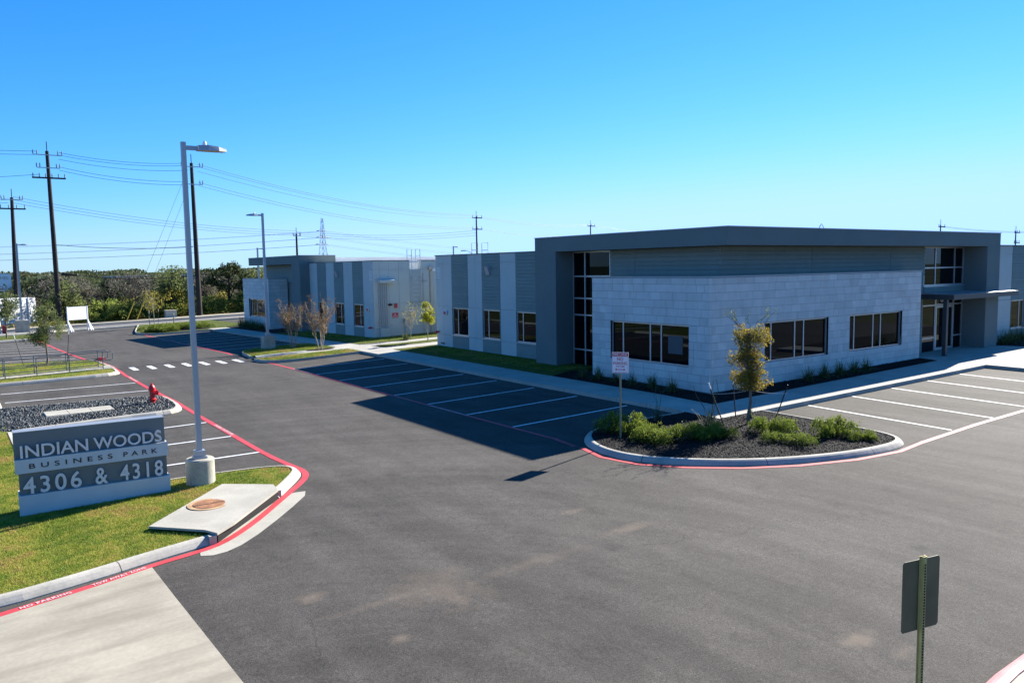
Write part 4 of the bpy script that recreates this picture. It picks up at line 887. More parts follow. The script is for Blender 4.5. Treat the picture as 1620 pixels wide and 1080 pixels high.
# ------------------------------------------------------------------ utility poles and lines
def insul(mb, p, h=.45):
    x, y, z = p
    mb.lathe([(.03,0),(.07,.05),(.04,.1),(.08,.16),(.04,.22),(.07,.28),(.03,h)], 6, p)
def upole(label, x, y, ztop, r0, arms, zb=None, lean=0, spike=True, clusters=()):
    zb = T(x, y) if zb is None else zb
    t = thing('utility_pole', label, 'utility pole', (x,y,zb), 0, 'wooden utility poles'); h = ztop-zb
    b = MB(); b.tube([(0,0,-.5),(lean*.5,0,h*.5),(lean,0,h)], [r0,r0*.8,r0*.58], 10); obj('pole', b, M['wood'], t, smooth=True)
    if spike: b = MB(); b.tube([(lean,0,h),(lean,0,h+1.1)], .05, 5); obj('spike', b, M['wood'], t)
    for z_, w_, n_ in arms:
        b = MB(); b.box(lean-w_/2,lean+w_/2,-r0-.16,-r0+.02,z_-zb-.09,z_-zb+.09); a = obj('crossarm', b, M['wood'], t)
        for k in range(n_):
            b = MB(); insul(b, (lean-w_/2+.1+(w_-.2)*k/max(1,n_-1), -r0-.07, z_-zb+.09)); obj('insulator', b, M['ins'], a)
    for z_, w_ in clusters:
        b = MB(); b.box(lean-w_,lean+w_,-r0-.02,-r0+.06,z_-zb-.05,z_-zb+.05); a = obj('bracket', b, M['galv'], t)
        for k in (-1,-.72,.72,1): b = MB(); insul(b, (lean+k*w_,-r0+.02,z_-zb+.05), .5); obj('insulator', b, M['ins'], a)
    return t
upole('tall dark utility pole left of the blank white board', 11.6, 110.6, 19.4, .33, [(16.2,3.5,6)], lean=-.15, clusters=((18.9,1.5),(17.4,1.2)))
upole('dark utility pole at the left edge of the picture above the white enclosure', 8.1, 124.0, 14.9, .34, [(13.4,2.9,4)], lean=.35, clusters=((14.6,1.2),))
upole('dark utility pole beside the tall lamp post at the far pavement', 27.15, 107.4, 18.6, .34, [], lean=-.08, clusters=((18.1,1.3),(15.9,1.2)))
upole('utility pole with two crossarms rising behind the roof ladder', 90.2, 138, 15.2, .24, [(14.9,2.4,3),(12.6,2.4,3)])
upole('utility pole with one crossarm above the long flat roof', 135.2, 154, 15.1, .24, [(14.8,2.5,3)])
upole('short looking utility pole with a bracket behind the farther building', 52.9, 140.3, 11.4, .27, [], clusters=((11.0,.7),))
upole('small utility pole on the skyline above the entrance', 170.4, 84, 12.1, .2, [(11.7,2.6,2)])
upole('small utility pole with two crossarms at the right edge', 185.1, 75.6, 10.6, .2, [(10.3,2.4,3),(8.2,2.4,3)])
t = thing('lattice_pylon', 'grey lattice power pylon far beyond the buildings', 'pylon', (160,388,T(160,388)), .4)
b = MB(); hz = 31-T(160,388)
def leg(sx, sy, z): w_ = 4.6-(4.6-1.25)*min(1, z/18.)*1.0 if z < 18 else 1.25*(1-(z-18)/(hz-18)*.75); return (sx*w_, sy*w_, z)
zs = [0,5,9.5,13.5,17,20,23,26,29,32,hz]
zs = sorted(set(min(q, hz) for q in zs))
for sx, sy in ((-1,-1),(1,-1),(1,1),(-1,1)): b.tube([leg(sx,sy,q) for q in zs], .13, 4)
obj('frame_legs', b, M['galv'], t); b = MB()
for i in range(len(zs)-1):
    for (p, q) in (((-1,-1),(1,-1)),((1,-1),(1,1)),((1,1),(-1,1)),((-1,1),(-1,-1))):
        b.tube([leg(*p,zs[i]),leg(*q,zs[i+1])], .07, 3); b.tube([leg(*q,zs[i]),leg(*p,zs[i+1])], .07, 3); b.tube([leg(*p,zs[i+1]),leg(*q,zs[i+1])], .07, 3)
obj('bracing', b, M['galv'], t); b = MB()
for zz, w_ in ((24.5,4.2),(21.3,4.6),(17.8,5.0)):
    zz -= T(160,388); b.tube([(-w_,0,zz),(0,0,zz+.9),(w_,0,zz),(-w_,0,zz)], .1, 4)
obj('arm', b, M['galv'], t)
t = thing('lattice_pylon', 'tip of a lattice pylon barely showing above the long roof', 'pylon', (418,274,T(418,274)), .4)
b = MB(); zq = 27.-T(418,274)
for sx, sy in ((-1,-1),(1,-1),(1,1),(-1,1)): b.tube([(sx*4,sy*4,0),(sx*1.4,sy*1.4,zq-4),(sx*.9,sy*.9,zq-1.5),(0,0,zq)], .14, 4)
for k in range(8): q = zq*k/8; w_ = 4-2.6*k/8; b.tube([(-w_,-w_,q),(w_,-w_,q),(w_,w_,q),(-w_,w_,q),(-w_,-w_,q)], .1, 3)
obj('frame_legs', b, M['galv'], t)
def wire(label, a, c, sag, r=.022, group='overhead cables', name='power_line'):
    b = MB(); n = 14; pts = [(a[0]+(c[0]-a[0])*i/n, a[1]+(c[1]-a[1])*i/n, a[2]+(c[2]-a[2])*i/n-4*sag*(i/n)*(1-i/n)) for i in range(n+1)]
    b.tube(pts, r, 4); return tag(obj(name, b, M['wire']), label, 'cable', group)
hi = ['topmost','second highest','third highest','fourth','lowest']
for i, (z_, za) in enumerate(((19.3,18.5),(19.0,18.2),(18.5,17.6),(17.6,16.2),(17.2,15.8))):
    wire(f'{hi[i]} of the five cables between the two tall dark poles', (12.6,110.5,z_), (26.0,107.4,za), .45)
    wire(f'{hi[i]} of five cables sagging right from the pole beside the lamp', (27.8,107.4,za), (90.2,137.9,(15.6,15.4,14.9,13.0,12.7)[i]), 1.6)
for i, z_ in enumerate((19.3,18.9,16.6)): wire(f'{("top","middle","lowest")[i]} cable running out of the left edge from the tall pole', (10.4,110.5,z_), (-28,112,z_+(.2,.1,-3)[i]), .5)
for i, z_ in enumerate((15.0,14.6,14.2)): wire(f'{("top","middle","bottom")[i]} of three cables descending from the leftmost pole behind the lamp posts', (8.6,124,z_), (52.9,140.2,11.9-.4*i), .9)
for i in range(2): wire(f'{("upper","lower")[i]} cable leaving the leftmost pole at the left edge', (8,124,14.6-.4*i), (-26,127,14.8-1.5*i), .6)
for i, z_ in enumerate((15.4,15.1,12.8)): wire(f'{("top","middle","lower")[i]} cable between the two crossarm poles above the roofs', (90.2,138,z_), (135.2,154,(15.2,14.9,12.6)[i]), .9)
for i, z_ in enumerate((15.2,14.8)): wire(f'{("upper","lower")[i]} cable dropping right from the one crossarm pole', (135.2,154,z_), (205,172,13.4-.5*i), .8)
for i in range(2): wire(f'{("upper","lower")[i]} cable between the two skyline poles at the right', (170.4,84,11.9-.2*i), (185.1,75.6,10.5-.2*i), .2); wire(f'{("upper","lower")[i]} cable leaving the picture at the right edge', (185.1,75.6,10.5-.2*i), (230,40,11-.2*i), .5)
for i in range(3): wire(f'{("upper","middle","lower")[i]} cable between the short bracket pole and the two crossarm pole', (52.9,140.3,11.7-.35*i), (90.2,138,12.4-.5*i), .8)
for i, (zl, zp, zr) in enumerate(((20.5,24.5,8.5),(16.4,21.3,4.5),(13.4,17.8,-1.5))):
    for s in (-1, 1):
        wire(f'{("top","middle","bottom")[i]} {("near","far")[s > 0]} high voltage cable running left from the pylon', (160+s*.4,388+s*4,zp), (-41,558+s*8,zl), 2.5, .042)
        wire(f'{("top","middle","bottom")[i]} {("near","far")[s > 0]} high voltage cable running right from the pylon', (160+s*.4,388+s*4,zp), (619,507+s*8,zr), 7, .042)
wire('thick black telephone cable low between the dark poles', (11.7,110.3,5.0), (26.7,107.2,4.3), .55, .04)
wire('second low telephone cable between the dark poles', (11.7,110.3,8.3), (26.7,107.2,8.0), .3, .03)
t = thing('splice_case', 'black cable splice case hanging at the tall dark pole', 'cable fitting', (12.9,110.2,4.72))
b = MB(); b.tube([(-.9,0,.02),(-.85,0,.02),(.85,0,-.06),(.95,0,-.06)], [.05,.14,.14,.05], 8); obj('case', b, M['black'], t)
for i, (x, zt_) in enumerate(((18.35,17.8),(19.5,15.6))):
    zb = G(x,106.8)
    wire(f'{("outer","inner")[i]} slanting guy wire anchored in a yellow guard', (x,107.0,zb), (26.6,107.4,zt_), 0, .015, 'guy wires', 'guy_wire')
    t = thing('guy_guard', f'{("outer","inner")[i]} yellow guy wire guard slanting up from the far pavement', 'guard', (x,107.0,zb), 0, 'yellow guy guards')
    d = (Vector((26.6,107.4,zt_))-Vector((x,107.0,zb))).normalized()*2.6; b = MB(); b.tube([(0,0,0),tuple(d)], .07, 6); obj('sleeve', b, M['yellow'], t)
    b = MB(); b.tube([(0,0,-.2),(0,0,.12)], .05, 5); obj('anchor', b, M['galv'], t)
# ------------------------------------------------------------------ vegetation
LEAF = {
 'olive': leafmat('olive autumn leaves', [(.10,.105,.035),(.18,.16,.04),(.32,.24,.04),(.44,.30,.04)], .5),
 'green': leafmat('grey green leaves', [(.06,.08,.03),(.105,.135,.045),(.17,.20,.07),(.25,.27,.10)], .5),
 'shrub': leafmat('bright shrub leaves', [(.035,.06,.012),(.09,.13,.02),(.19,.24,.035),(.30,.31,.06)], .45),
 'yellow': leafmat('yellow green leaves', [(.18,.20,.02),(.32,.33,.03),(.48,.44,.05)], .5),
 'rusty': leafmat('rusty crape myrtle leaves', [(.15,.085,.04),(.22,.10,.04),(.26,.16,.05),(.19,.19,.05)], .4),
 'oak': leafmat('dark live oak leaves', [(.03,.042,.017),(.055,.075,.028),(.10,.115,.045)], .35),
 'grey': leafmat('bare grey twigs', [(.13,.115,.09),(.20,.18,.145),(.17,.17,.09)], .3),
 'brush': leafmat('green brush leaves', [(.11,.145,.03),(.21,.27,.055),(.34,.36,.10)], .6),
 'gold': leafmat('golden brush leaves', [(.22,.19,.035),(.34,.30,.055),(.42,.36,.10)], .55),
 'lirio': leafmat('liriope blades', [(.05,.08,.03),(.10,.14,.055),(.18,.21,.10)], .3),
 'yucca': leafmat('yucca blades', [(.06,.08,.05),(.11,.13,.08),(.17,.17,.11)], .2),
}
def limb(mb, a, c, r0, r1, rng, n=5, wob=.08, seg=5):
    a = Vector(a); c = Vector(c); L = (c-a).length; pts = []
    for i in range(n+1):
        t = i/n; p = a.lerp(c, t)
        if 0 < i < n: p += Vector((rng.gauss(0,1), rng.gauss(0,1), rng.gauss(0,.6)))*wob*L*.5
        pts.append(p)
    mb.tube(pts, [r0+(r1-r0)*i/n for i in range(n+1)], seg); return pts
def crown_pts(ells, n, rng, gap=.0, gs=1.2, shell=.5, seed=0):
    out = []; wts = [e[3]*e[4]*e[5] for e in ells]
    while len(out) < n:
        e = rng.choices(ells, wts)[0]
        d = Vector((rng.gauss(0,1), rng.gauss(0,1), rng.gauss(0,1))).normalized(); r = rng.random()**shell
        r *= 1+.28*noise.noise(d*2.2+Vector((seed, 0, e[0])))
        p = Vector((e[0]+d.x*e[3]*r, e[1]+d.y*e[4]*r, e[2]+d.z*e[5]*r))
        if noise.noise(p*gs+Vector((seed*3.1, 7, 1))) < gap-.25: continue
        out.append(p)
    return out
def tree_parts(t, ells, nleaf, lsize, leaf, bark, rng, h0, r0, gap=.2, gs=1.2, nb_=9, base_z=0., asp=.55, trunks=1, spread=.0, seed=0, sub=3, top=None):
    tb = MB(); ztop = max(e[2]+e[5]*.6 for e in ells) if top is None else top
    stems = []
    for k in range(trunks):
        a = 2*math.pi*k/max(1, trunks)+rng.random()*.6; s = spread if trunks > 1 else 0
        stems.append(limb(tb, (math.cos(a)*s*.3, math.sin(a)*s*.3, base_z-.15), (math.cos(a)*s+rng.gauss(0,.05), math.sin(a)*s+rng.gauss(0,.05), h0 if trunks > 1 else ztop), r0, r0*(.6 if trunks > 1 else .25), rng, 7, .03, 7))
    tips = []
    for k in range(nb_):
        st_ = stems[k % trunks]; i = len(st_)-1 if trunks > 1 else max(2, min(len(st_)-1, int(len(st_)*(.35+.6*k/nb_))))
        e = ells[k % len(ells)]; th = rng.random()*6.283; ph = rng.uniform(-.2, .9); q = rng.uniform(.5, .9)
        tgt = (e[0]+math.cos(th)*e[3]*q, e[1]+math.sin(th)*e[4]*q, e[2]+e[5]*ph*q)
        br = limb(tb, st_[i], tgt, r0*.42, r0*.08, rng, 5, .10, 5); tips.append(br[-1])
        for _ in range(sub):
            j = rng.randrange(2, 5); p = br[j]; v = Vector((rng.gauss(0,1), rng.gauss(0,1), rng.gauss(.3,.6)))*.28*max(e[3], e[5]); bb = limb(tb, p, p+v, r0*.16, r0*.04, rng, 3, .12, 4); tips.append(bb[-1])
    obj('trunk', tb, bark, t, smooth=True)
    cb = MB()
    for p in crown_pts(ells, nleaf, rng, gap, gs, .55, seed): cb.leaf(p, lsize*rng.uniform(.6, 1.3), rng, asp, min(1, max(0, rng.gauss(.5, .22)+.6*noise.noise(p*1.7+Vector((seed, 3, 3))))))
    obj('crown', cb, leaf, t, recalc=False); return tips
def gz(x, y, h=.13): return G(x, y)+h
# young tree in the curved island
rg = random.Random(11)
t = thing('young_tree', 'young olive and orange leaved tree with a pinched crown in the curved mulch island', 'tree', (20.17,15.58,gz(20.17,15.58)))
tips = tree_parts(t, [(.0,.0,1.42,.62,.68,.42),(-.08,.08,2.05,.56,.64,.38),(.05,0,2.72,.55,.62,.52),(0,0,1.95,.38,.40,.95)], 16000, .056, LEAF['olive'], M['bark'], rg, 2.6, .055, .12, 2.4, 20, seed=4, sub=4, top=2.9)
b = MB(); l_ = MB()
for k in range(9):
    a = rg.random()*6.28; p0 = Vector((.3*math.cos(a), .35*math.sin(a), 3.0)); p1 = p0+Vector((.3*math.cos(a)+rg.gauss(0,.1), .4*math.sin(a), rg.uniform(.3,.62))); q = limb(b, p0, p1, .008, .004, rg, 4, .15, 4)
    for s in q[2:]:
        for _ in range(5): l_.leaf(s+Vector((rg.gauss(0,.03),rg.gauss(0,.03),rg.gauss(0,.03))), .05, rg, .5)
obj('shoots', b, M['bark'], t); obj('shoot_leaves', l_, LEAF['shrub'], t, recalc=False)
def stake(label, x, y, dx, dy, h, gname, strap=True):
    t = thing('tree_stake', label, 'stake', (x,y,gz(x,y)), 0, gname)
    b = MB(); b.tube([(0,0,-.1),(dx,dy,h)], .02, 6); obj('stake', b, M['stake'], t)
    if strap: b = MB(); b.tube([(dx*.97,dy*.97,h*.97),(dx*1.12,dy*1.12,h*1.14)], .026, 6); obj('cap', b, M['strap'], t)
stake('left black stake leaning left in front of the island tree', 19.35,15.85,-.22,.42,1.15,'stakes round the island tree'); stake('middle black stake behind the island tree', 20.55,16.4,-.05,.1,1.1,'stakes round the island tree'); stake('right black stake leaning away from the island tree', 21.14,15.4,.2,-.35,1.15,'stakes round the island tree', False)
for i, (lab, a, c) in enumerate((('left pale tie strap between stake and island tree', (19.13,16.27,.92), (20.14,15.6,1.0)), ('middle pale tie strap holding the island tree from behind', (20.5,16.5,.95), (20.18,15.6,1.0)), ('right pale tie strap between island tree and leaning stake', (21.34,15.05,.85), (20.2,15.55,1.0)))):
    wire(lab, (a[0],a[1],a[2]-.15), (c[0],c[1],c[2]-.15), .04, .006, 'tie straps', 'tie_strap').data.materials[0] = M['strap']
# left tree in the rail island
rg = random.Random(23)
t = thing('young_tree', 'young grey green tree in the lawn island behind the ramp handrails', 'tree', (4.81,53.87,gz(4.81,53.87)))
tree_parts(t, [(-.15,0,1.65,1.05,1.0,.55),(.25,0,2.2,1.0,.95,.75),(.05,0,3.0,.7,.7,.85)], 7000, .085, LEAF['green'], M['bark'], rg, 3, .06, .2, 1.6, 16, seed=9, top=3.4)
stake('black stake left of the young tree in the lawn island', 3.75,55.0,-.35,.3,1.6,'stakes round the lawn island tree'); stake('black stake right of the young tree in the lawn island', 5.95,54.5,.2,.2,1.7,'stakes round the lawn island tree')
b = MB(); prism(b, [(4.81+1.1*math.cos(k*.4488), 53.87+.8*math.sin(k*.4488)) for k in range(14)], .137, None); struct('mulch_ring', b, M['mulch'])
rg = random.Random(31)
t = thing('young_tree', 'small leafy tree at the left edge in front of the white enclosure', 'tree', (4.7,86.5,gz(4.7,86.5)))
tree_parts(t, [(-.3,0,2.3,1.6,1.4,.9),(.2,0,3.2,1.2,1.1,1.0)], 3500, .13, LEAF['green'], M['bark'], rg, 3, .07, .2, 1.2, 12, seed=2)
# crape myrtles
for i, (x, y, lab, sd) in enumerate(((18.1,49.3,'nearly bare multi stemmed crape myrtle nearest the lamp post base',3),(18.72,46.4,'nearly bare multi stemmed crape myrtle standing in a mulch ring',8))):
    rg = random.Random(40+sd); t = thing('crape_myrtle', lab, 'tree', (x,y,gz(x,y,.15)), rg.random()*6, 'crape myrtles')
    tb = MB(); lb = MB()
    for k in range(5):
        a = 1.256*k+rg.random()*.5; p = limb(tb, (.1*math.cos(a),.1*math.sin(a),-.1), (.28*math.cos(a),.28*math.sin(a),1.0), .028, .022, rg, 4, .04, 5)
        for m_ in range(5):
            a2 = a+rg.gauss(0,.7); q = limb(tb, p[-1] if m_ else p[-2], (1.12*math.cos(a2)*rg.uniform(.3,1),1.12*math.sin(a2)*rg.uniform(.3,1),rg.uniform(1.7,2.95)), .018, .008, rg, 5, .08, 4)
            for j in range(7):
                s = q[rg.randrange(1,6)]; e_ = s+Vector((rg.gauss(0,.22),rg.gauss(0,.22),rg.uniform(.05,.5))); w_ = limb(tb, s, e_, .009, .004, rg, 3, .12, 3)
                for u in w_:
                    for _ in range(5): lb.leaf(u+Vector((rg.gauss(0,.06),rg.gauss(0,.06),rg.gauss(0,.06))), rg.uniform(.04,.08), rg, .5)
    obj('trunk', tb, mat('pale crape bark', (.30,.25,.20), .8) if i == 0 else bpy.data.materials['pale crape bark'], t, smooth=True); obj('crown', lb, LEAF['rusty'], t, recalc=False)
b = MB(); prism(b, [(18.72+.9*math.cos(k*.5236), 46.4+.6*math.sin(k*.5236)) for k in range(12)], .16, None); struct('mulch_ring', b, M['mulch'])
rg = random.Random(51)
t = thing('young_tree', 'small bright yellow green tree beside the corner of the front building', 'tree', (25.3,44.7,gz(25.7,44.8,.17)))
tree_parts(t, [(0,0,1.7,.52,.52,.75),(.12,0,1.3,.45,.45,.4),(-.1,0,2.2,.3,.3,.4)], 1900, .10, LEAF['yellow'], mat('pale bark', (.32,.27,.22), .8), rg, 2, .035, .18, 1.8, 12, seed=5)
t = thing('young_tree', 'thin bare silvery sapling beside the yellow green tree', 'tree', (25.5,47.3,gz(25.7,47.07,.17)))
tree_parts(t, [(0,0,1.6,.8,.8,.9)], 420, .07, LEAF['gold'], bpy.data.materials['pale bark'], rg, 2, .03, .1, 1.8, 18, seed=6, sub=5)
rg = random.Random(61)
t = thing('young_tree', 'sparse young tree with yellow leaves in the far planted island', 'tree', (17.4,88.5,gz(17.4,88.5)))
tree_parts(t, [(.3,0,2.6,1.3,1.2,1.2)], 900, .13, LEAF['gold'], bpy.data.materials['pale bark'], rg, 2, .05, .1, 1.2, 14, seed=7, sub=4)
stake('black stake beside the sparse young tree in the far planted island', 18.2,88.7,.1,0,1.5,'stakes at the far island')
# shrubs: mounding, small leaved
def shrub_proto(seed, r, h, n, ls, leaf, name, label, cat, loc, group):
    rg = random.Random(seed); t = thing(name, label, cat, loc, 0, group); tb = MB()
    for k in range(16):
        a = rg.random()*6.28; q = rg.uniform(.5, .95); limb(tb, (0,0,-.05), (r*q*math.cos(a), r*q*math.sin(a), h*rg.uniform(.3,.9)), .012, .004, rg, 4, .12, 4)
    obj('stems', tb, M['barkd'], t); cb = MB(); nb2 = int(n*.55)
    lob = [(rg.gauss(0,.45)*r, rg.gauss(0,.45)*r, r*rg.uniform(.3,.55), h*rg.uniform(.55,1.05)) for _ in range(9)]
    while len(cb.f) < nb2:
        lx, ly, lr, lh = rg.choice(lob); a = rg.random()*6.283; q = rg.random()**.5; x, y = lx+math.cos(a)*q*lr, ly+math.sin(a)*q*lr
        if noise.noise(Vector((x*4.5, y*4.5, seed+1.))) < -.28: continue
        z = lh*(1-q**2.2)*(1-abs(rg.gauss(0, .22)))+.03
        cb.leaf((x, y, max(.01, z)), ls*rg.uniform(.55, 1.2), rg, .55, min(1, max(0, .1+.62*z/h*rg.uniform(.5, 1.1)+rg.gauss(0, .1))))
    ns = 120
    for k in range(ns):
        lx, ly, lr, lh = rg.choice(lob); a = rg.random()*6.283; q = lr*rg.uniform(.3, 1.35); pk = lh*rg.uniform(.5, 1.2); tn = rg.gauss(.52, .12)
        for j in range((n-nb2)//ns):
            t_ = .25+.75*rg.random(); z = pk*(1-(1-t_)**2)*(1 if t_ < .7 else 1-(t_-.7)*rg.uniform(.6, 1.8)); d_ = .028
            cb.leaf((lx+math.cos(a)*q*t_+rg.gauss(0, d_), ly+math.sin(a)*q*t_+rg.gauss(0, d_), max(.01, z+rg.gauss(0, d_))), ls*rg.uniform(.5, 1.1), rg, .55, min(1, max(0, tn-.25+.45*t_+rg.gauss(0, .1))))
    obj('foliage', cb, leaf, t, recalc=False); return t
SG = 'low shrubs in the curved mulch island'
spots = [(16.3,17.1,.85,1.3,'tallest bright green shrub behind the fire lane sign post'),(16.2,16.1,.72,1.0,'bright green shrub right of the fire lane sign post'),(16.75,15.5,.82,1.0,'broad green shrub at the front of the curved island'),(17.55,15.3,.7,.8,'dark shaded low shrub left of the island tree'),(18.3,15.1,.62,.75,'low bright shrub in front of the left tree stake'),(19.6,14.35,.72,1.1,'bright green shrub at the foot of the island tree'),(18.95,13.3,.78,.75,'low spreading shrub touching the front kerb of the island'),(20.85,13.1,.68,1.15,'lone bright shrub near the right end of the curved island'),(20.95,12.4,.5,.6,'lower companion of the lone shrub by the right kerb')]
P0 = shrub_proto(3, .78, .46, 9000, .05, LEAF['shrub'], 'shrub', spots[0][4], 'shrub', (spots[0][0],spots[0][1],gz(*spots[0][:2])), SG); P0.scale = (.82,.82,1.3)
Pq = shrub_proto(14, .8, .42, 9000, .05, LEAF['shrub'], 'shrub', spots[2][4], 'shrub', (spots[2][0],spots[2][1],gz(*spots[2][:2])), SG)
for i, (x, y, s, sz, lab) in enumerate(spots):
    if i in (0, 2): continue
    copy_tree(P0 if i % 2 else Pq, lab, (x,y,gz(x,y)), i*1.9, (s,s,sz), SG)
# strappy clumps
def clump_proto(seed, n, L, wd, leaf, name, label, cat, loc, group, arch=.8, stalks=0):
    rg = random.Random(seed); t = thing(name, label, cat, loc, 0, group); b = MB()
    for k in range(n):
        a = rg.random()*6.283; l_ = L*rg.uniform(.6,1.1); out = rg.uniform(.15,1)*arch; x0, y0 = rg.gauss(0,.05), rg.gauss(0,.05); base = len(b.v); tn = rg.random()
        for i in range(5):
            s = i/4; r = l_*out*s; z = l_*(s*(1.15-out*.35)-out*.75*s*s); w_ = wd*(1-s*.85)
            b.v += [(x0+math.cos(a)*r-math.sin(a)*w_, y0+math.sin(a)*r+math.cos(a)*w_, z), (x0+math.cos(a)*r+math.sin(a)*w_, y0+math.sin(a)*r-math.cos(a)*w_, z)]
        for i in range(4): b.f.append((base+2*i,base+2*i+1,base+2*i+3,base+2*i+2)); b.t.append(tn); b.m.append(0)
    obj('blades', b, leaf, t, recalc=False)
    if stalks:
        b = MB()
        for k in range(stalks): limb(b, (0,0,0), (rg.gauss(0,.22),rg.gauss(0,.22),L*rg.uniform(1.5,1.9)), .009, .005, rg, 4, .06, 4)
        obj('flower_stalk', b, LEAF['yucca'], t)
    return t
ordn = ['first','second','third','fourth','fifth','sixth']
LG = 'grass clumps along the short limestone face'; LP = None
for i, y in enumerate((20.75,21.8,22.9,23.9,24.9,25.9)):
    lab = f'{ordn[i]} green grass clump from the corner along the short limestone face'; loc = (22.25,y,gz(22.25,y,.15))
    if LP is None: LP = clump_proto(5, 190, .66, .012, LEAF['lirio'], 'grass_clump', lab, 'plant', loc, LG, 1.15)
    else: copy_tree(LP, lab, loc, i*1.3, 1+.12*math.sin(i*2.1), LG)
for i, x in enumerate((28.3,29.4,30.5,31.6,32.5)): copy_tree(LP, f'{ordn[i]} green grass clump from the left along the long limestone face', (x,19.0,gz(x,19.0,.15)), i*2.2, 1.1+.1*math.sin(i), 'grass clumps along the long limestone face')
for i, x in enumerate((46.6,47.5,48.5,49.5,50.5,51.5)): copy_tree(LP, f'{ordn[i]} grass clump from the entrance column in the bed along the right wing', (x,19.4,gz(46,19.4,.15)), i*1.2, 1.5, 'grass clumps along the right wing')
for i, (x, y) in enumerate(((42.0,15.6),(42.9,15.3),(43.9,15.7),(44.8,15.3))): copy_tree(LP, f'{ordn[i]} sunlit grass clump from the left in the small bed at the right edge', (x,y,gz(x,y,.15)), i*1.7, 1.25, 'grass clumps in the right end bed')
for i in range(6): copy_tree(LP, f'{ordn[i]} dark clump from the left along the limestone end of the farther building', (22.5,74.6-i*1.15,gz(22.5,72,.15)), i*.9, 1.6, 'clumps by the farther building')
YG = 'spiky plants in the curved mulch island'
yp = clump_proto(9, 60, .6, .012, LEAF['yucca'], 'spiky_plant', 'spiky plant with tall stalks near the back kerb of the curved island', 'plant', (18.2,17.6,gz(18.2,17.6)), YG, .7, 3)
copy_tree(yp, 'larger spiky plant with stalks left of the tree stakes in the curved island', (18.75,15.95,gz(18.7,15.9)), 2., 1.35, YG); copy_tree(yp, 'small dark spiky plant just behind the island tree', (20.9,16.1,gz(20.9,16.1)), 4., .7, YG)
copy_tree(LP, 'dark grassy plant at the foot of the yellow green tree', (24.9,46.9,gz(25,46.9,.15)), 1, 1.1, 'plants near the end wall')
IG = 'shrubs in the far planted island'
for i, (x, y, s, lab) in enumerate(((15.7,78.2,1.2,'leftmost shrub at the tip of the far planted island'),(16.3,77.3,1.3,'shrub in front of the edge on sign in the far island'),(16.9,79.3,1.3,'shrub behind the edge on sign in the far island'),(17.6,77.9,1.2,'shrub left of the green marker post in the far island'),(19.0,78.6,1.2,'shrub right of the green marker post in the far island'),(20.0,79.4,1.2,'rightmost shrub of the far planted island'))): copy_tree(Pq if i % 2 else P0, lab, (x,y,gz(x,y)), i*2.3, s*1.15, IG)
# ------------------------------------------------------------------ woods across the street: prototypes and copies
def wood_proto(seed, kind, label, loc):
    rg = random.Random(seed); nm, cat, leaf, ells, n, ls, r0, gp, sub = {
     'oak': ('live_oak','tree','oak',[(0,0,4.6,2.6,2.5,1.7),(-1.7,.4,4.0,1.6,1.6,1.2),(1.8,-.3,4.2,1.7,1.7,1.3),(.3,0,5.8,1.6,1.5,1.0)],3800,.30,.24,.26,3),
     'bare': ('mesquite','tree','grey',[(0,0,3.6,2.4,2.3,1.6),(1.2,0,3.0,1.6,1.6,1.2),(-1.3,.3,3.2,1.6,1.6,1.2)],2600,.17,.16,.26,7),
     'brush': ('bush','bush','brush',[(0,0,1.4,1.7,1.6,1.3),(.9,.3,1.1,1.2,1.2,1.0),(-.9,-.2,1.2,1.3,1.2,1.1)],2600,.22,.07,.22,2),
     'gold': ('bush','bush','gold',[(0,0,1.5,1.5,1.4,1.5),(.8,0,1.1,1.1,1.1,1.0)],1900,.19,.06,.2,3),
     'elm': ('roadside_tree','tree','green',[(0,0,3.8,2.0,2.0,1.9),(.9,0,2.9,1.5,1.4,1.3),(-.9,.2,3.1,1.5,1.4,1.3)],3200,.24,.15,.22,3)}[kind]
    t = thing(nm, label, cat, loc, 0, WG[kind]); tree_parts(t, ells, n, ls, LEAF[leaf], M['barkd'], rg, ells[0][2], r0, gp, .8, 12, seed=seed, sub=sub); return t
WG = {'oak':'dark oaks across the street','bare':'bare grey mesquites across the street','brush':'green bushes across the street','gold':'golden bushes across the street','elm':'pale green trees across the street'}
WL = {'oak':'dark green oak in the wood across the street','bare':'bare grey twiggy mesquite in the wood across the street','brush':'bright green bush at the edge of the wood across the street','gold':'golden yellow bush at the edge of the wood across the street','elm':'pale green tree in the wood across the street'}
PR_ = {}
rw = random.Random(77)
def plant(kind, x, y, s, label=None):
    if x < 12 and y < 125: return
    key = (kind, rw.randrange(2)); loc = (x, y, T(x, y)-.1)
    if key not in PR_:
        PR_[key] = wood_proto(len(PR_)*7+3, kind, label or WL[kind], loc); PR_[key].scale = (s,)*3; CH[PR_[key].name] = kids(PR_[key])
    else: copy_tree(PR_[key], label or WL[kind], loc, rw.random()*6.28, (s*rw.uniform(.9,1.15), s*rw.uniform(.9,1.15), s*rw.uniform(.88,1.1)), WG[kind])
plant('oak', 32.5, 112.5, 1.12, 'dark forked oak standing above the bushes left of the farther building')
plant('gold', 24.3, 110.0, 1.35, 'golden bush beside the dark pole by the tall lamp post')
k = 0
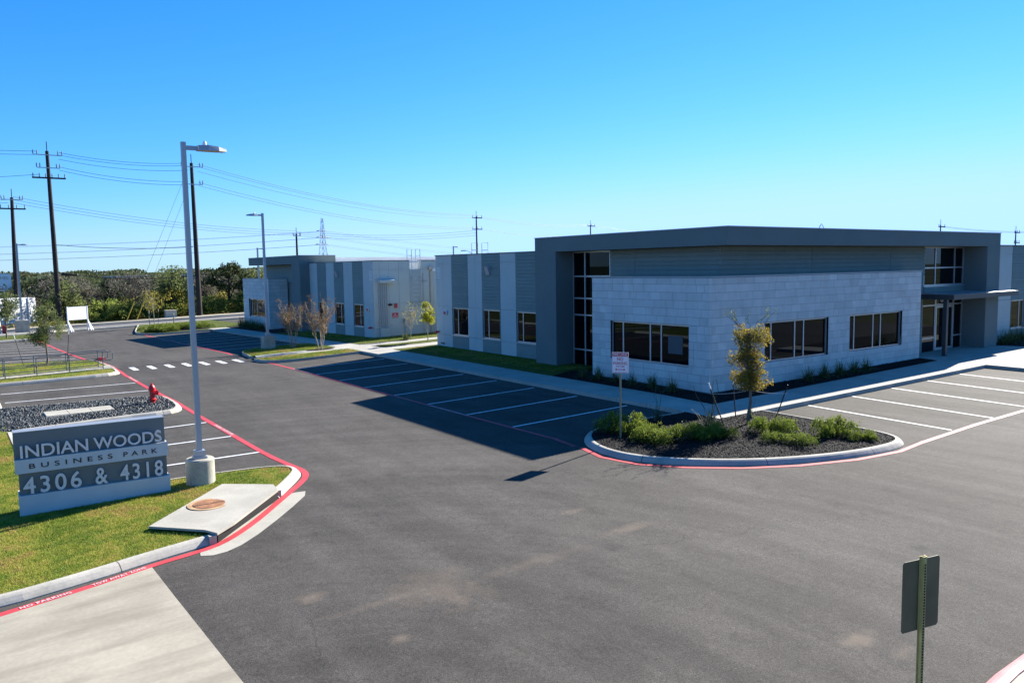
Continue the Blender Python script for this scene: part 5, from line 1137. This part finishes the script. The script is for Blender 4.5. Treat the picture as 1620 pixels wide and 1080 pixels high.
for y0, y1, kinds, s, step in ((109,110.5,('brush','brush','gold','brush'),.8,1.7),(110.5,113,('brush','elm','brush','gold'),1.0,2.0),(111,113,('brush','brush','gold','brush','elm'),1.0,2.6),(113,120,('brush','bare','elm','brush','bare','gold'),1.1,2.4),(121,131,('bare','brush','elm','oak','bare'),1.15,3.2),(133,148,('bare','oak','bare','elm','bare'),1.05,4.6),(152,172,('oak','bare','elm'),1.05,6),(178,205,('oak','bare','elm','bare'),1.1,7)):
    x = -8 if y0 < 125 else -12
    while x < (.36*y0+10):
        plant(kinds[k % len(kinds)], x+rw.uniform(-1,1), rw.uniform(y0,y1), s*rw.uniform(.8,1.2)); x += step*rw.uniform(.7,1.3); k += rw.choice((1,1,2))
# the far wood that reads as one mass, and an unseen tree line added west of the lots to darken window reflections
b = MB(); rg = random.Random(5)
def mass(x, y, r, h, n, ls, tn=.5):
    z = T(x, y)
    for _ in range(n):
        d = Vector((rg.gauss(0,1), rg.gauss(0,1), abs(rg.gauss(0,1)))).normalized(); q = .6+.4*rg.random()
        b.leaf((x+d.x*r*q, y+d.y*r*q, z+h*.25+d.z*h*.75*q), ls*rg.uniform(.6,1.3), rg, .7, min(1, max(0, tn+rg.gauss(0,.15))))
for _ in range(300):
    y = rg.uniform(560, 1500); x = rg.uniform(-.15*y, .5*y); mass(x, y, rg.uniform(12,25), rg.uniform(3,7), 70, 3.0, rg.random())
for _ in range(420):
    y = rg.uniform(208, 620); x = rg.uniform(-.15*y, .42*y+10); s = 1+y/500; mass(x, y, rg.uniform(3,5)*s, rg.uniform(2.2,4.9), 110, .62*s, rg.random())
o = obj('woods', b, leafmat('far mixed wood', [(.045,.06,.03),(.075,.09,.035),(.12,.115,.07),(.085,.105,.04),(.06,.085,.03)], .3, .9), None, recalc=False); tag(o, 'dense far wood of dark trees reaching to the horizon', 'wood', kind='stuff')
b = MB()
for _ in range(90):
    th = rg.uniform(R(175), R(285)); r = rg.uniform(55, 95); mass(r*math.cos(th), r*math.sin(th), rg.uniform(2.5,4), rg.uniform(5,8), 160, .7)
for _ in range(40): mass(rg.uniform(-70,-28), rg.uniform(10,100), rg.uniform(2.5,4), rg.uniform(5,7.5), 160, .7)
o = obj('woods', b, LEAF['oak'], None, recalc=False); tag(o, 'unseen tree line behind the photographer added to darken the window reflections', 'wood', kind='stuff')
# ------------------------------------------------------------------ loose ground cover (stuff)
def stone_bits(mb, poly, n, s0, s1, h, rg, flat=.6, avoid=()):
    xs_ = [p[0] for p in poly]; ys_ = [p[1] for p in poly]; k = 0
    while k < n:
        x, y = rg.uniform(min(xs_),max(xs_)), rg.uniform(min(ys_),max(ys_))
        if not inside((x,y), poly) or any(a[0] < x < a[1] and a[2] < y < a[3] for a in avoid): continue
        k += 1; s = rg.uniform(s0,s1); z = G(x,y)+h+rg.uniform(0,s*.5); base = len(mb.v); a = rg.random()*6.28; ca, sa = math.cos(a), math.sin(a)
        for q in ((-1,0,0),(0,-.8,0),(1,0,0),(0,.8,0),(0,0,flat),(0,0,-flat)):
            jx, jy, jz = [v+rg.uniform(-.25,.25) for v in q]; mb.v.append((x+s*(jx*ca-jy*sa), y+s*(jx*sa+jy*ca), z+s*jz))
        tn = rg.random()**2.2
        for f in ((0,1,4),(1,2,4),(2,3,4),(3,0,4),(1,0,5),(2,1,5),(3,2,5),(0,3,5)): mb.f.append(tuple(base+i for i in f)); mb.t.append(tn); mb.m.append(0)
rg = random.Random(8)
b = MB(); stone_bits(b, offs(GI, .22)+[(1.56,36.8),(1.35,31.6)], 7000, .03, .065, .12, rg, .7, ((2.84,5.16,33.33,34.57),))
o = obj('gravel', b, M['rock'], None, recalc=False); tag(o, 'dark speckled gravel filling the hydrant island', 'gravel', kind='stuff')
b = MB(); stone_bits(b, offs(ISL, .22)+[(20.1,16.7)], 20000, .01, .032, .135, rg, .35)
stone_bits(b, [(21.66,18.32),(37.8,18.66),(37.9,19.5),(22.9,19.5),(22.9,27.6),(21.66,27.1)], 8000, .018, .045, .165, rg, .35)
o = obj('mulch', b, M['chip'], None, recalc=False); tag(o, 'dark shredded mulch in the island and along the limestone walls', 'mulch', kind='stuff')
BL = leafmat('lawn blades', [(.11,.18,.02),(.22,.28,.035),(.36,.35,.065),(.42,.28,.10)], .4)
def blades(mb, poly, n, rg, h, L, avoid=()):
    xs_ = [p[0] for p in poly]; ys_ = [p[1] for p in poly]; k = 0
    while k < n:
        x, y = rg.uniform(min(xs_),max(xs_)), rg.uniform(min(ys_),max(ys_))
        if not inside((x,y), poly) or any(inside((x,y), a) for a in avoid): continue
        k += 1; z = G(x,y)+h; a = rg.random()*6.28; l_ = L*rg.uniform(.6,1.4); ln = rg.uniform(.2,.9); base = len(mb.v)
        dx, dy = math.cos(a), math.sin(a); w_ = .006
        mb.v += [(x-dy*w_,y+dx*w_,z-.005),(x+dy*w_,y-dx*w_,z-.005),(x+dx*l_*ln,y+dy*l_*ln,z+l_*(1-ln*.5))]; mb.f.append((base,base+1,base+2)); mb.m.append(0)
        mb.t.append(min(1,max(0,(.44+.95*noise.noise(Vector((x*.8,y*.8,1)))+.75*noise.noise(Vector((x*3.2,y*3.2,5))))+rg.gauss(0,.13))))
b = MB(); blades(b, [(-2.5,15.0)]+[p for p in offs(SL1,.22) if p[0] > -2.5]+[(4.0,16.25),(5.95,18.35)]+[p for p in offs(SL2,.22) if p[1] < 21.4]+[(1.5,21.5),(1.5,31),(-1,31)], 120000, rg, .13, .05, (ip,))
o = obj('grass', b, BL, None, recalc=False); tag(o, 'short mottled sod grass round the monument sign', 'grass', kind='stuff')
b = MB(); blades(b, offs(RI,.22)+[(1.5,57),(1.5,46.5)], 16000, rg, .13, .09); blades(b, offs(SI,.2)+[(19.9,45.1)], 9000, rg, .15, .08); blades(b, offs(SJ,.2)+[(19.9,46.85)], 16000, rg, .15, .08)
blades(b, [(22.3,42.2),(22.3,28),(24.2,28),(24.2,42)], 12000, rg, .17, .07); blades(b, [(22.2,47.1),(30,47),(30,50.4),(24.3,50.4),(24.3,62),(22.2,62)], 12000, rg, .17, .08)
o = obj('grass', b, BL, None, recalc=False); tag(o, 'short grass on the lawn islands and strips by the buildings', 'grass', kind='stuff')
b = MB(); rg = random.Random(3)
for _ in range(9000):
    y = 108.6+abs(rg.gauss(0,.9)); x = rg.uniform(-25,60); b.leaf((x,y,T(x,108.6)+.12+rg.random()*.45), rg.uniform(.15,.4), rg, .25)
o = obj('tall_grass', b, LEAF['gold'], None, recalc=False); tag(o, 'tall dry golden grass along the far roadside', 'grass', kind='stuff')
